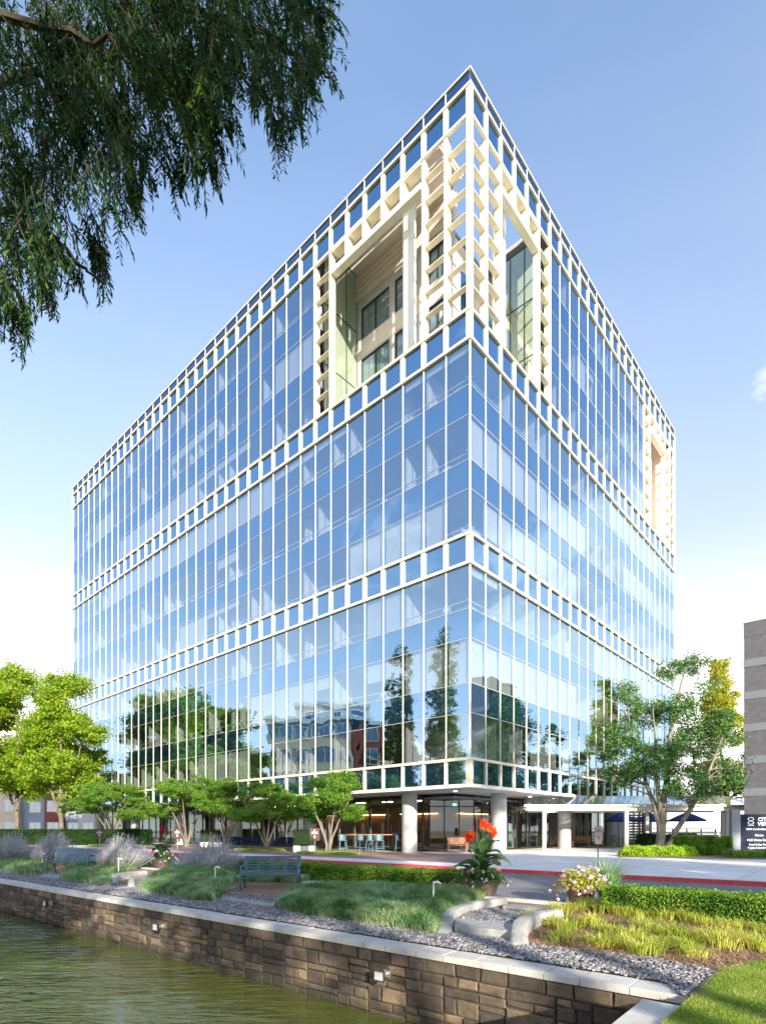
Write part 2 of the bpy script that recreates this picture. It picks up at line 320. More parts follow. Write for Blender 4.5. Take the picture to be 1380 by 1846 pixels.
def tideline(m):                                 # damp, algae-dark band where the pond meets the stone
    t = m.node_tree; N = t.nodes; L = t.links; b = N['Principled BSDF']; src = b.inputs['Base Color'].links[0].from_socket
    g = N.new('ShaderNodeNewGeometry'); sp = N.new('ShaderNodeSeparateXYZ'); L.new(g.outputs['Position'], sp.inputs[0]); n = N.new('ShaderNodeTexNoise'); n.inputs['Scale'].default_value = 3.0; L.new(g.outputs['Position'], n.inputs['Vector'])
    a = N.new('ShaderNodeMath'); a.operation = 'MULTIPLY_ADD'; a.inputs[1].default_value = 0.35; L.new(n.outputs[0], a.inputs[0]); L.new(sp.outputs[2], a.inputs[2])
    r = N.new('ShaderNodeMapRange'); r.inputs[1].default_value = -1.08; r.inputs[2].default_value = -0.90; r.inputs[3].default_value = 0.75; r.inputs[4].default_value = 0.0; L.new(a.outputs[0], r.inputs[0])
    x = N.new('ShaderNodeMixRGB'); x.inputs[2].default_value = (0.03, 0.034, 0.02, 1); L.new(r.outputs[0], x.inputs[0]); L.new(src, x.inputs[1]); L.new(x.outputs[0], b.inputs['Base Color'])
tideline(M['stone'])
M['chips'] = blockmat('slate_chips', [(0.15, 0.16, 0.19), (0.30, 0.32, 0.37), (0.20, 0.215, 0.25), (0.55, 0.57, 0.62), (0.26, 0.27, 0.31)], 0.2)
# water: murky green with wind ripples
def watermat():
    m, t, b = newmat('pond_water'); N = t.nodes; L = t.links
    b.inputs['Base Color'].default_value = (0.07, 0.085, 0.016, 1); b.inputs['Roughness'].default_value = 0.025; b.inputs['IOR'].default_value = 1.33
    b.inputs['Specular IOR Level'].default_value = 0.8
    co = N.new('ShaderNodeTexCoord'); mpn = N.new('ShaderNodeMapping'); mpn.inputs['Rotation'].default_value = (0, 0, math.radians(-20)); mpn.inputs['Scale'].default_value = (1.2, 4.2, 1)
    L.new(co.outputs['Object'], mpn.inputs[0])
    a = N.new('ShaderNodeTexNoise'); a.inputs['Scale'].default_value = 1.35; a.inputs['Detail'].default_value = 3; a.inputs['Distortion'].default_value = 0.6
    c = N.new('ShaderNodeTexNoise'); c.inputs['Scale'].default_value = 0.9; c.inputs['Detail'].default_value = 2
    L.new(mpn.outputs[0], a.inputs['Vector']); L.new(co.outputs['Object'], c.inputs['Vector'])
    ad = N.new('ShaderNodeMath'); ad.operation = 'MULTIPLY_ADD'; ad.inputs[1].default_value = 0.7
    L.new(a.outputs[0], ad.inputs[0]); L.new(c.outputs[0], ad.inputs[2])
    # the lee of the wall is calmer: ripples grow away from it
    mk = N.new('ShaderNodeTexNoise'); mk.inputs['Scale'].default_value = 0.35; L.new(co.outputs['Object'], mk.inputs['Vector'])
    mr = N.new('ShaderNodeMapRange'); mr.inputs[1].default_value = 0.42; mr.inputs[2].default_value = 0.6; mr.inputs[3].default_value = 0.22; mr.inputs[4].default_value = 1.0
    L.new(mk.outputs[0], mr.inputs[0])
    bp = N.new('ShaderNodeBump'); bp.inputs['Distance'].default_value = 0.17
    L.new(mr.outputs[0], bp.inputs['Strength']); L.new(ad.outputs[0], bp.inputs['Height']); L.new(bp.outputs[0], b.inputs['Normal']); return m
M['water'] = watermat()
# foliage palettes
M['lf_maple'] = leafmat('maple_leaf', [(0.06, 0.16, 0.03), (0.11, 0.27, 0.04), (0.18, 0.36, 0.05), (0.34, 0.38, 0.06)], 0.4)
M['lf_lime'] = leafmat('sunlit_leaf', [(0.10, 0.22, 0.02), (0.19, 0.34, 0.03), (0.32, 0.47, 0.04), (0.48, 0.54, 0.08)], 0.45)
M['lf_magnolia'] = leafmat('magnolia_leaf', [(0.05, 0.12, 0.05), (0.08, 0.20, 0.06), (0.13, 0.28, 0.07), (0.26, 0.28, 0.09)], 0.25, 0.35)
M['lf_yellow'] = leafmat('yellow_leaf', [(0.24, 0.32, 0.03), (0.50, 0.46, 0.04), (0.26, 0.40, 0.05), (0.72, 0.58, 0.07)], 0.45)
M['lf_cypress'] = leafmat('cypress_needle', [(0.004, 0.02, 0.008), (0.009, 0.042, 0.012), (0.022, 0.085, 0.018), (0.10, 0.20, 0.02)], 0.25)
M['lf_conifer'] = leafmat('conifer_needle', [(0.05, 0.12, 0.02), (0.13, 0.22, 0.03), (0.30, 0.36, 0.05), (0.45, 0.44, 0.08)], 0.3)
M['lf_hedge'] = leafmat('box_leaf', [(0.04, 0.12, 0.015), (0.10, 0.22, 0.025), (0.18, 0.34, 0.04), (0.30, 0.44, 0.07)], 0.3)
M['lf_darkhedge'] = leafmat('dark_hedge_leaf', [(0.012, 0.045, 0.012), (0.025, 0.07, 0.018), (0.04, 0.10, 0.025)], 0.2)
M['lf_limeshrub'] = leafmat('lime_shrub_leaf', [(0.24, 0.42, 0.02), (0.36, 0.58, 0.03), (0.48, 0.66, 0.06)], 0.35)
M['lf_mondo'] = leafmat('mondo_blade', [(0.04, 0.13, 0.035), (0.10, 0.26, 0.07), (0.24, 0.42, 0.17), (0.46, 0.60, 0.38), (0.40, 0.36, 0.18)], 0.3)
M['lf_lily'] = leafmat('daylily_blade', [(0.22, 0.34, 0.05), (0.38, 0.46, 0.08), (0.52, 0.56, 0.12), (0.66, 0.62, 0.24)], 0.4)
M['lf_lawn'] = leafmat('lawn_blade', [(0.14, 0.26, 0.03), (0.24, 0.38, 0.05), (0.36, 0.46, 0.09), (0.46, 0.46, 0.18)], 0.35)
M['lf_straw'] = leafmat('pine_straw', [(0.26, 0.16, 0.10), (0.42, 0.28, 0.18), (0.56, 0.42, 0.30)], 0.1, 0.8)
M['lf_sage'] = leafmat('sage_stem', [(0.22, 0.30, 0.20), (0.36, 0.40, 0.36), (0.28, 0.38, 0.20)], 0.3)
M['lf_sageflower'] = leafmat('sage_flower', [(0.40, 0.36, 0.56), (0.52, 0.47, 0.66), (0.66, 0.60, 0.70)], 0.3)
M['lf_canna'] = leafmat('canna_leaf', [(0.05, 0.13, 0.05), (0.09, 0.20, 0.06), (0.10, 0.09, 0.06)], 0.3, 0.3)
M['fl_orange'] = leafmat('orange_petal', [(0.75, 0.09, 0.015), (0.85, 0.16, 0.02), (0.7, 0.05, 0.02)], 0.4)
M['fl_red'] = leafmat('red_petal', [(0.6, 0.02, 0.03), (0.75, 0.05, 0.06)], 0.4)
M['fl_pink'] = leafmat('pink_petal', [(0.65, 0.12, 0.22), (0.75, 0.30, 0.40)], 0.4)
M['fl_white'] = leafmat('white_petal', [(0.75, 0.70, 0.76), (0.68, 0.58, 0.70), (0.8, 0.78, 0.8)], 0.4)
M['lf_bedding'] = leafmat('bedding_leaf', [(0.03, 0.10, 0.03), (0.06, 0.16, 0.04), (0.10, 0.20, 0.05)], 0.3)
M['lf_coleus'] = leafmat('yellow_green_leaf', [(0.30, 0.36, 0.04), (0.45, 0.45, 0.08), (0.20, 0.30, 0.03)], 0.4)
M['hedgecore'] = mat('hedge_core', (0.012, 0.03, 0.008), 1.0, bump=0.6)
#PART2
# ================================================================== SETTING
def sheet(name, pts, z, m):
    mb = MB(); pts = [tuple(p)[:2] for p in pts]
    ar = sum(pts[i][0] * pts[(i + 1) % len(pts)][1] - pts[(i + 1) % len(pts)][0] * pts[i][1] for i in range(len(pts)))
    if ar < 0: pts = pts[::-1]
    mb.quad(*[(p[0], p[1], z) for p in pts]); return tag(mb.build(name, m), kind='structure')
WV = 11.62                                  # water-side edge of the cap, v in the site frame
UC = uv((2.62, 5.66))[0]                    # where the wall turns towards the camera
# low base ground under everything, holed nowhere: it lies beneath the pond bed
sheet('ground', [(-900, -900), (900, -900), (900, 1500), (-900, 1500)], -1.9, M['turf'])
W2 = -NV                                    # (second wall runs from the corner towards the camera, along +NV)
# land: plaza slab, road, garden and lawn
FAR = 420
sheet('plaza', [S(-60, 0), S(FAR, 0), S(FAR, -FAR), S(-60, -FAR)], 0.0, M['paving'])
sheet('road', [S(-60, 0), S(-60, 6.9), S(FAR, 6.9), S(FAR, 0)], -0.12, M['asphalt'])
# plaza joints: shallow grooves drawn as thin darker sheets
mb = MB()
for u in np.arange(-9, 16, 1.9):
    a, b = S(u, -0.25), S(u - 0.0, -10.5); d = Vector((E1.x, E1.y, 0)) * 0.008
    mb.quad(a - d + Vector((0, 0, .003)), a + d + Vector((0, 0, .003)), b + d + Vector((0, 0, .003)), b - d + Vector((0, 0, .003)))
for v in (-2.4, -4.6, -6.8):
    a, b = S(-12, v, .003), S(18, v, .003); d = Vector((NV.x, NV.y, 0)) * 0.008
    mb.quad(a - d, b - d, b + d, a + d)
tag(mb.build('pavement', mat('joint', (0.30, 0.31, 0.33), 0.9)), kind='structure')
# garden: slopes from the road edge down to the gravel
mb = MB(); us = list(np.arange(UC - 0.0, 60, 1.0)) + [FAR]
prof = [(6.9, -0.115), (7.6, -0.13), (8.6, -0.20), (9.6, -0.285), (WV - 0.05, -0.29)]
for i in range(len(us) - 1):
    for j in range(len(prof) - 1):
        (v0, z0), (v1, z1) = prof[j], prof[j + 1]
        mb.quad(S(us[i], v0, z0), S(us[i], v1, z1), S(us[i + 1], v1, z1), S(us[i + 1], v0, z0))
for u0, u1 in ((UC - 3.2, UC), (UC - 40, UC - 3.2)):
    for j in range(len(prof) - 2):
        (v0, z0), (v1, z1) = prof[j], prof[j + 1]
        mb.quad(S(u0, v0, z0), S(u0, v1, z1), S(u1, v1, z1), S(u1, v0, z0))
tag(mb.build('garden_ground', M['soil']), kind='structure')
# gravel path (base sheet); chips come later
gp = [G(x, y, -0.27) for x, y in ((1232, 1797), (1292, 1751), (1180, 1728), (1050, 1715), (920, 1697), (820, 1682), (700, 1665), (560, 1645), (480, 1634), (380, 1617), (300, 1603), (200, 1592), (120, 1578), (40, 1566), (-60, 1554))]
GRAVEL = [(p.x, p.y) for p in gp] + [tuple(S(24, 8.9))[:2], tuple(S(24, WV - 0.38))[:2], tuple(S(UC, WV - 0.38))[:2]]
sheet('gravel_path', GRAVEL, -0.272, M['gravelbase'])
sheet('gravel_path', [S(24, 8.6), S(24, WV - 0.38), S(90, WV - 0.38), S(90, 8.6)], -0.272, M['gravelbase'])
# lawn right of the second wall and behind the camera
cw = Vector((2.62, 5.66)); lw = lambda t, o: (cw.x + NV.x * t - E1.x * o, cw.y + NV.y * t - E1.y * o)
LAWN = [lw(0.0, 0.40), lw(60, 0.40), lw(60, 70), lw(-2.2, 70), tuple(G(1700, 1735, -.28))[:2], tuple(G(1380, 1733, -.28))[:2], tuple(G(1296, 1750, -.28))[:2]]
sheet('lawn', LAWN, -0.276, M['turf'])
# pond
mbw = MB(); p = [S(-10, WV - .1), S(FAR, WV - .1), S(FAR, 300), S(-10, 300)]
sheet('pond_water', [lw(-0.2, -0.0), lw(80, 0), S(FAR, 300), S(FAR, WV - .1)], -1.25, M['water'])
sheet('pond_bed', [lw(-0.2, 0.2), lw(80, 0.2), S(FAR, 300), S(FAR, WV - .2)], -1.6, M['mortar'])
# kerbs: red painted kerb of the plaza with a dropped stretch, grey edging of the garden
mb = MB()
def kerb(mb, u0, u1, h0, h1, v=0.0, wd=0.16, zb=-0.12, n=1):
    for i in range(n):
        a = u0 + (u1 - u0) * i / n; b = u0 + (u1 - u0) * (i + 1) / n; ha = h0 + (h1 - h0) * i / n; hb = h0 + (h1 - h0) * (i + 1) / n
        P = [S(a, v - wd, zb - .05), S(b, v - wd, zb - .05), S(b, v + .004, zb - .05), S(a, v + .004, zb - .05),
             S(a, v - wd, zb + ha), S(b, v - wd, zb + hb), S(b, v - .012, zb + hb), S(a, v - .012, zb + ha)]
        mb.v += [tuple(q) for q in P]; k = len(mb.v) - 8
        mb.f += [tuple(k + j for j in f) for f in ((0,1,2,3),(7,6,5,4),(0,4,5,1),(1,5,6,2),(2,6,7,3),(3,7,4,0))]
u_a, u_b = uv(G(900, 1567))[0], uv(G(786, 1566))[0]
kerb(mb, -40, u_a, .127, .127, n=1); kerb(mb, u_a, u_a + .5, .127, .127); kerb(mb, u_b, u_b + 2.2, .125, .127); kerb(mb, u_b + 2.2, 120, .127, .127)
tag(mb.build('kerb', M['red']), kind='structure')
mb = MB(); kerb(mb, u_a + .5, u_b, .124, .124)
tag(mb.build('kerb', M['paving']), kind='structure')
mb = MB(); kerb(mb, -40, 120, .06, .06, v=7.08, wd=0.18)
tag(mb.build('kerb', M['cap']), kind='structure')
# edging strip at the end of the gravel, beside the lawn
mb = MB(); a, b = G(1248, 1797, -.27), G(1296, 1750, -.27); mb.bar(a + Vector((0, 0, -.01)), b + Vector((0, 0, -.01)), .07, .07)
tag(mb.build('kerb', M['mortar']), kind='structure')
# brick paving under the seating, grass islands of the small trees
sheet('pavement', [S(2.5, -2.2), S(40, -2.2), S(40, -9.5), S(5.5, -9.5)], 0.004, M['brick'])

# ---------------------------------------------------------------- retaining wall of the pond
def stone_run(mb, cap, A, B, N, seed):       # A->B along the wall foot, N = outward (towards the water)
    rr = random.Random(seed); A = Vector((A[0], A[1], 0)); B = Vector((B[0], B[1], 0)); L = (B - A).length; T = (B - A) / L; N = Vector((N[0], N[1], 0))
    def block(s0, s1, z0, z1, out):
        g = .010; s0 += g; s1 -= g; z0 += g; z1 -= g; i = min(.022, (s1 - s0) * .2, (z1 - z0) * .2); n = len(mb.v)
        j = lambda k: rr.uniform(-k, k)
        q = [(s0, z0), (s1, z0), (s1, z1), (s0, z1)]; q = [(s + j(.01), z + j(.008)) for s, z in q]
        qi = [(q[0][0] + i, q[0][1] + i), (q[1][0] - i, q[1][1] + i), (q[2][0] - i, q[2][1] - i), (q[3][0] + i, q[3][1] - i)]
        for s, z in q: mb.v.append(tuple(A + T * s + N * (-.05) + Vector((0, 0, z))))
        for s, z in q: mb.v.append(tuple(A + T * s + N * (out - .012) + Vector((0, 0, z))))
        for s, z in qi: mb.v.append(tuple(A + T * (s + j(.006)) + N * (out + j(.008)) + Vector((0, 0, z + j(.006)))))
        for k in range(4):
            l = (k + 1) % 4; mb.f.append((n + k, n + l, n + 4 + l, n + 4 + k)); mb.f.append((n + 4 + k, n + 4 + l, n + 8 + l, n + 8 + k))
        mb.f.append((n + 8, n + 9, n + 10, n + 11))
    # header course under the cap, then irregular coursed rubble
    s = 0
    while s < L: w_ = rr.uniform(.26, .5); block(s, min(L, s + w_), -.56, -.375, .0 + rr.uniform(0, .012)); s += w_
    s = 0
    while s < L:                              # panels of stacked stones with broken courses
        w_ = min(rr.uniform(.38, .72), L - s); 
        if L - s - w_ < .2: w_ = L - s
        z = -.56
        while z > -1.45:
            h = rr.choice((.10, .14, .17, .22)); 
            if z - h < -1.45: h = z + 1.45 if z + 1.45 > .05 else .05
            if rr.random() < .65 and w_ > .42:
                m_ = s + w_ * rr.uniform(.35, .65)
                if h > .2 and rr.random() < .4:
                    block(s, m_, z - h, z, rr.uniform(-.012, .02)); block(m_, s + w_, z - h * .5, z, rr.uniform(-.012, .02)); block(m_, s + w_, z - h, z - h * .5, rr.uniform(-.012, .02))
                else:
                    block(s, m_, z - h, z, rr.uniform(-.012, .02)); block(m_, s + w_, z - h, z, rr.uniform(-.012, .02))
            else: block(s, s + w_, z - h, z, rr.uniform(-.012, .02))
            z -= h
        s += w_
    s = 0
    while s < L:
        w_ = rr.uniform(.42, .56); e = min(L, s + w_) ; e = L if L - e < .2 else e
        P = [(s + .004, -.365), (e - .004, -.365), (e - .004, .03), (s + .004, .03)]; n = len(cap.v); zt = -.283 + rr.uniform(-.004, .004)
        for s_, o in P: cap.v.append(tuple(A + T * s_ + N * o + Vector((0, 0, -.372))))
        for s_, o in P: cap.v.append(tuple(A + T * s_ + N * o + Vector((0, 0, zt))))
        cap.f += [tuple(n + k for k in f) for f in ((0,1,2,3),(7,6,5,4),(0,4,5,1),(1,5,6,2),(2,6,7,3),(3,7,4,0))]
        s = e
rw = thing('retaining_wall', 'long brown rubble stone retaining wall with pale cap slabs along the green pond', 'wall', (2.62, 5.66, 0))
mb, cap, core = MB(), MB(), MB()
A = S(90, WV) ; B = S(UC - .385, WV)
stone_run(mb, cap, A, B, NV, 3)
loc = lambda m: [tuple(Vector(v) - Vector((2.62, 5.66, 0))) for v in m.v]
core.prism([S(90, WV - .03), S(UC - .37, WV - .03), S(UC - .37, WV - .34), S(90, WV - .34)], -1.7, -.376)
for m_ in (mb, cap, core): m_.v = loc(m_)
o_ = mb.build('stonework', M['stone'], rw); o_ = cap.build('cap_stones', M['cap'], rw, bevel=.006); core.build('core', M['mortar'], rw)
rw2 = thing('retaining_wall', 'short return of the stone pond wall with broad pale cap slabs beside the lawn at the lower right', 'wall', (2.62, 5.66, 0))
mb, cap, core = MB(), MB(), MB()
stone_run(mb, cap, lw(.035, 0), lw(20, 0), E1, 5)
core.prism([lw(.03, .03), lw(20, .03), lw(20, .34), lw(.03, .34)], -1.7, -.376)
for m_ in (mb, cap, core): m_.v = loc(m_)
mb.build('stonework', M['stone'], rw2); cap.build('cap_stones', M['cap'], rw2, bevel=.006); core.build('core', M['mortar'], rw2)

# ---------------------------------------------------------------- slate chips
def inpoly(P, poly):
    x, y = P[:, 0], P[:, 1]; ins = np.zeros(len(P), bool); n = len(poly)
    for i in range(n):
        x0, y0 = poly[i]; x1, y1 = poly[(i + 1) % n]
        c = ((y0 > y) != (y1 > y)) & (x < (x1 - x0) * (y - y0) / (y1 - y0 + 1e-12) + x0); ins ^= c
    return ins
def scatter(poly, n):
    xs = [p[0] for p in poly]; ys = [p[1] for p in poly]; out = []
    tot = 0
    while tot < n:
        P = np.stack([RNG.uniform(min(xs), max(xs), n * 4), RNG.uniform(min(ys), max(ys), n * 4)], 1); P = P[inpoly(P, poly)]; out.append(P); tot += len(P)
        if not len(P): break
    return np.concatenate(out)[:n]
def chips(name, P, z, size):
    n = len(P); c = np.column_stack([P, np.full(n, z) + RNG.uniform(0, .018, n)])
    a = RNG.uniform(0, 2 * math.pi, n); tilt = RNG.normal(0, .35, (n, 2))
    ux = np.stack([np.cos(a), np.sin(a), tilt[:, 0]], 1); ux = unit(ux); uy = unit(np.stack([-np.sin(a), np.cos(a), tilt[:, 1]], 1)); uz = np.cross(ux, uy)
    L = (size * RNG.uniform(.5, 1.3, n))[:, None]; Wd = L * RNG.uniform(.35, .7, (n, 1)); H = L * .16
    sg = np.array([(-1,-1,-1),(1,-1,-1),(1,1,-1),(-1,1,-1),(-1,-1,1),(1,-1,1),(1,1,1),(-1,1,1)], float)
    jit = RNG.uniform(.55, 1.0, (n, 8, 3))
    V = c[:, None, :] + ux[:, None] * (sg[None, :, 0:1] * jit[:, :, 0:1] * L[:, None] / 2) + uy[:, None] * (sg[None, :, 1:2] * jit[:, :, 1:2] * Wd[:, None] / 2) + uz[:, None] * (sg[None, :, 2:3] * H[:, None] / 2)
    Fq = np.array([(4,5,6,7),(0,1,5,4),(1,2,6,5),(2,3,7,6),(3,0,4,7)])
    F_ = (np.arange(n)[:, None, None] * 8 + Fq[None]).reshape(-1, 4)
    return indexed(name, V.reshape(-1, 3), F_, M['chips'])
P = scatter(GRAVEL, 60000); d = np.hypot(P[:, 0], P[:, 1]); keep = RNG.uniform(0, 1, len(P)) < np.clip(13.0 / d, .45, 1); P = P[keep]
tag(chips('slate_gravel', P, -.268, .062), 'loose grey slate chippings covering the path behind the pond wall', 'gravel', kind='stuff')

# ---------------------------------------------------------------- steps, stone cheeks and landings in the garden
def cheek(name, label, pts, zt, wd=.26, grp=None):      # low curved wall with rounded nose; pts are plan points
    pts = [Vector((p[0], p[1])) for p in pts]; o = thing(name, label, 'low wall', (pts[0].x, pts[0].y, -.3), 0, grp); mb = MB()
    n = len(pts); rings = []
    for i, p in enumerate(pts):
        t = (pts[min(i + 1, n - 1)] - pts[max(i - 1, 0)]).normalized(); s_ = Vector((-t.y, t.x)) * wd / 2
        q = p - pts[0]; h = zt[i] + .3; ring = []
        for a, zz in ((-1, -.1), (-1, h * .72), (-.72, h * .95), (-.3, h), (.3, h), (.72, h * .95), (1, h * .72), (1, -.1)):
            ring.append(tuple((q.x + s_.x * a, q.y + s_.y * a, zz)))
        rings.append(ring)
    for r_ in rings: mb.v += r_
    k = 8
    for i in range(n - 1):
        for j in range(k - 1): mb.f.append((i * k + j, (i + 1) * k + j, (i + 1) * k + j + 1, i * k + j + 1))
    mb.f.append(tuple(range(k))); mb.f.append(tuple((n - 1) * k + j for j in reversed(range(k))))
    mb.build('coping', M['kerbstone'], o, smooth=True); return o
def arc(p, q, bow, n=9):
    p = Vector(p[:2]); q = Vector(q[:2]); d = q - p; s_ = Vector((-d.y, d.x)) * bow
    return [p + d * (i / (n - 1)) + s_ * math.sin(math.pi * i / (n - 1)) for i in range(n)]
zr = [-.24, -.12, -.06, -.03, -.02, -.01, 0.0, 0.0, 0.0]
cheek('stone_cheek', 'rounded concrete cheek wall left of the steps, below the white path light', arc(G(800, 1684, -.28), G(905, 1626, -.1), .12), zr)
cheek('stone_cheek', 'rounded concrete cheek wall right of the steps beside the yellow grasses', arc(G(936, 1706, -.28), G(1004, 1648, -.1), .12), zr)
def slab(name, label, quad, z0, z1, m=None, cat='step', grp=None):
    c = sum((Vector(p[:2]) for p in quad), Vector((0, 0))) / len(quad); mb = MB(); mb.prism([(p[0] - c.x, p[1] - c.y) for p in quad], z0, z1)
    o = mb.build(name, m or M['kerbstone'], bevel=.02); o.location = (c.x, c.y, 0); return tag(o, label, cat, grp)
slab('stone_step', 'pale stone step between the two curved cheek walls', [G(818, 1668, -.15), G(820, 1655, -.15), G(925, 1664, -.15), G(924, 1679, -.15)], -.32, -.15)
slab('stone_slab', 'pale flush slab at the foot of the steps by the gravel', [G(806, 1692, -.27), G(812, 1682, -.27), G(922, 1690, -.27), G(918, 1702, -.27)], -.34, -.255)
land = [G(822, 1655, -.15), G(862, 1634, -.12), G(975, 1640, -.12), G(925, 1664, -.15)]
sheet('landing', land, -.165, M['gravelbase']); LP = scatter([tuple(p)[:2] for p in land], 2600)
tag(chips('slate_gravel', LP, -.16, .05), 'grey slate chippings on the small landing above the step', 'gravel', kind='stuff')
slab('stone_slab', 'narrow pale kerb slab where the landing meets the road', [G(905, 1634, -.1), G(905, 1630, -.1), G(1012, 1637, -.1), G(1000, 1642, -.1)], -.2, -.09)
# bench alcove and the smaller steps to the left
cheek('stone_cheek', 'curved concrete edging left of the nearer bench alcove', arc(G(380, 1614, -.28), G(420, 1600, -.2), .15), [x * .5 - .13 for x in zr], .22)
slab('stone_slab', 'long pale kerb slab in front of the nearer bench', [G(396, 1622, -.27), G(400, 1614, -.27), G(500, 1628, -.27), G(494, 1637, -.27)], -.34, -.24)
cheek('stone_cheek', 'curved concrete cheek wall behind the middle path light', arc(G(205, 1594, -.28), G(262, 1577, -.15), .2), zr)
cheek('stone_cheek', 'small rounded concrete cheek wall right of the middle steps', arc(G(238, 1601, -.28), G(275, 1584, -.15), .15), zr, .2)
slab('stone_slab', 'pale slab below the farther bench', [G(72, 1581, -.27), G(82, 1573, -.27), G(128, 1579, -.27), G(104, 1585, -.27)], -.34, -.24)
slab('stone_slab', 'pale slab at the left edge of the picture beside the gravel', [G(-20, 1573, -.27), G(-20, 1556, -.27), G(34, 1556, -.27), G(12, 1570, -.27)], -.34, -.24)
# ================================================================== OFFICE BUILDING
# local frame: origin = near corner at plaza level, +x runs along the right face, +y along the left face
CRN = Vector((4.55, 29.86, 0)); ROT = math.atan2(0.742, 0.670); B = 1.524; NL, NR = 36, 24; P_ = 3.915; Z0 = 4.42
LY, LX = NL * B, NR * B
office = thing('office_building', 'tall glass office block with cream grid bands and open lattice corner terraces', 'building', CRN, ROT)
ML = Matrix.Translation(CRN) @ Matrix.Rotation(ROT, 4, 'Z')
def W(x, y, z=0): return ML @ Vector((x, y, z))
def proj_size(c, s):
    p = W(*c); d = max(p.y, 1); return s / d
class Many:                                  # one part name: the 100 largest in view as parts, the rest as one
    def __init__(s, name, m, bevel=0): s.name, s.m, s.items, s.bevel = name, m, [], bevel
    def add(s, mb, c, size): s.items.append((proj_size(c, size), mb))
    def box(s, a, b): c = [(a[i] + b[i]) / 2 for i in range(3)]; dd = sorted(abs(a[i] - b[i]) for i in range(3)); s.add(MB().box(a, b), c, math.sqrt(dd[1] * dd[2]))
    def done(s, parent):
        s.items.sort(key=lambda t: -t[0])
        for k, (q, mb) in enumerate(s.items[:100]): mb.build(s.name, s.m, parent)
        if s.items[100:]:
            r = MB()
            for q, mb in s.items[100:]:
                n = len(r.v); r.v += mb.v; r.f += [tuple(i + n for i in f) for f in mb.f]
            o = r.build(s.name, s.m, parent); o['kind'] = 'stuff'
# face abstraction: point on face f at distance t along it, depth d outwards (negative = inside)
def FP(f, t, d, z): return (-d, t, z) if f == 'L' else (t, -d, z)
def fbox(many, f, t0, t1, d0, d1, z0, z1): many.box(FP(f, t0, d0, z0), FP(f, t1, d1, z1))
pane = Many('window_pane', M['vision']); spn = Many('spandrel_pane', M['spandrel']); mull = Many('mullion', M['cream'])
post = Many('band_post', M['cream']); rail = Many('band_rail', M['cream']); trans = Many('transom', M['greystone'])
fin = Many('lattice_fin', M['cream']); lpost = Many('lattice_post', M['cream']); blind = Many('window_blind', M['blind'])
part = Many('partition', M['interior']); colm = Many('round_column', M['concrete']); icol = Many('inner_column', M['interior']); desk = Many('desk', M['interior']); lamp = Many('ceiling_light', M['lamp'])
rail_in = Many('window_sill_bar', M['white']); par = Many('parapet_pane', M['parapet'])
ZB = lambda i: Z0 + P_ * 3 * i               # band centre
RECZ0, RECZ1 = ZB(2) + .84, ZB(3) - .84
def in_rec(f, k, z):                          # bay k of face f at height z lies in an open terrace
    if not (RECZ0 - .1 < z < RECZ1 + .1): return False
    return k < 8 if f == 'L' else (k < 6 or k >= 18)
rp = random.Random(21)
def pane_quad(many, f, t0, t1, z0, z1, d=0.0):
    e = lambda: rp.uniform(-.0055, .0055)
    p = [FP(f, t0, d + e(), z0), FP(f, t1, d + e(), z0), FP(f, t1, d + e(), z1), FP(f, t0, d + e(), z1)]
    if f == 'L': p = p[::-1]
    c = FP(f, (t0 + t1) / 2, 0, (z0 + z1) / 2); many.add(MB().quad(*p), c, math.sqrt((t1 - t0) * (z1 - z0)))
HS = .78
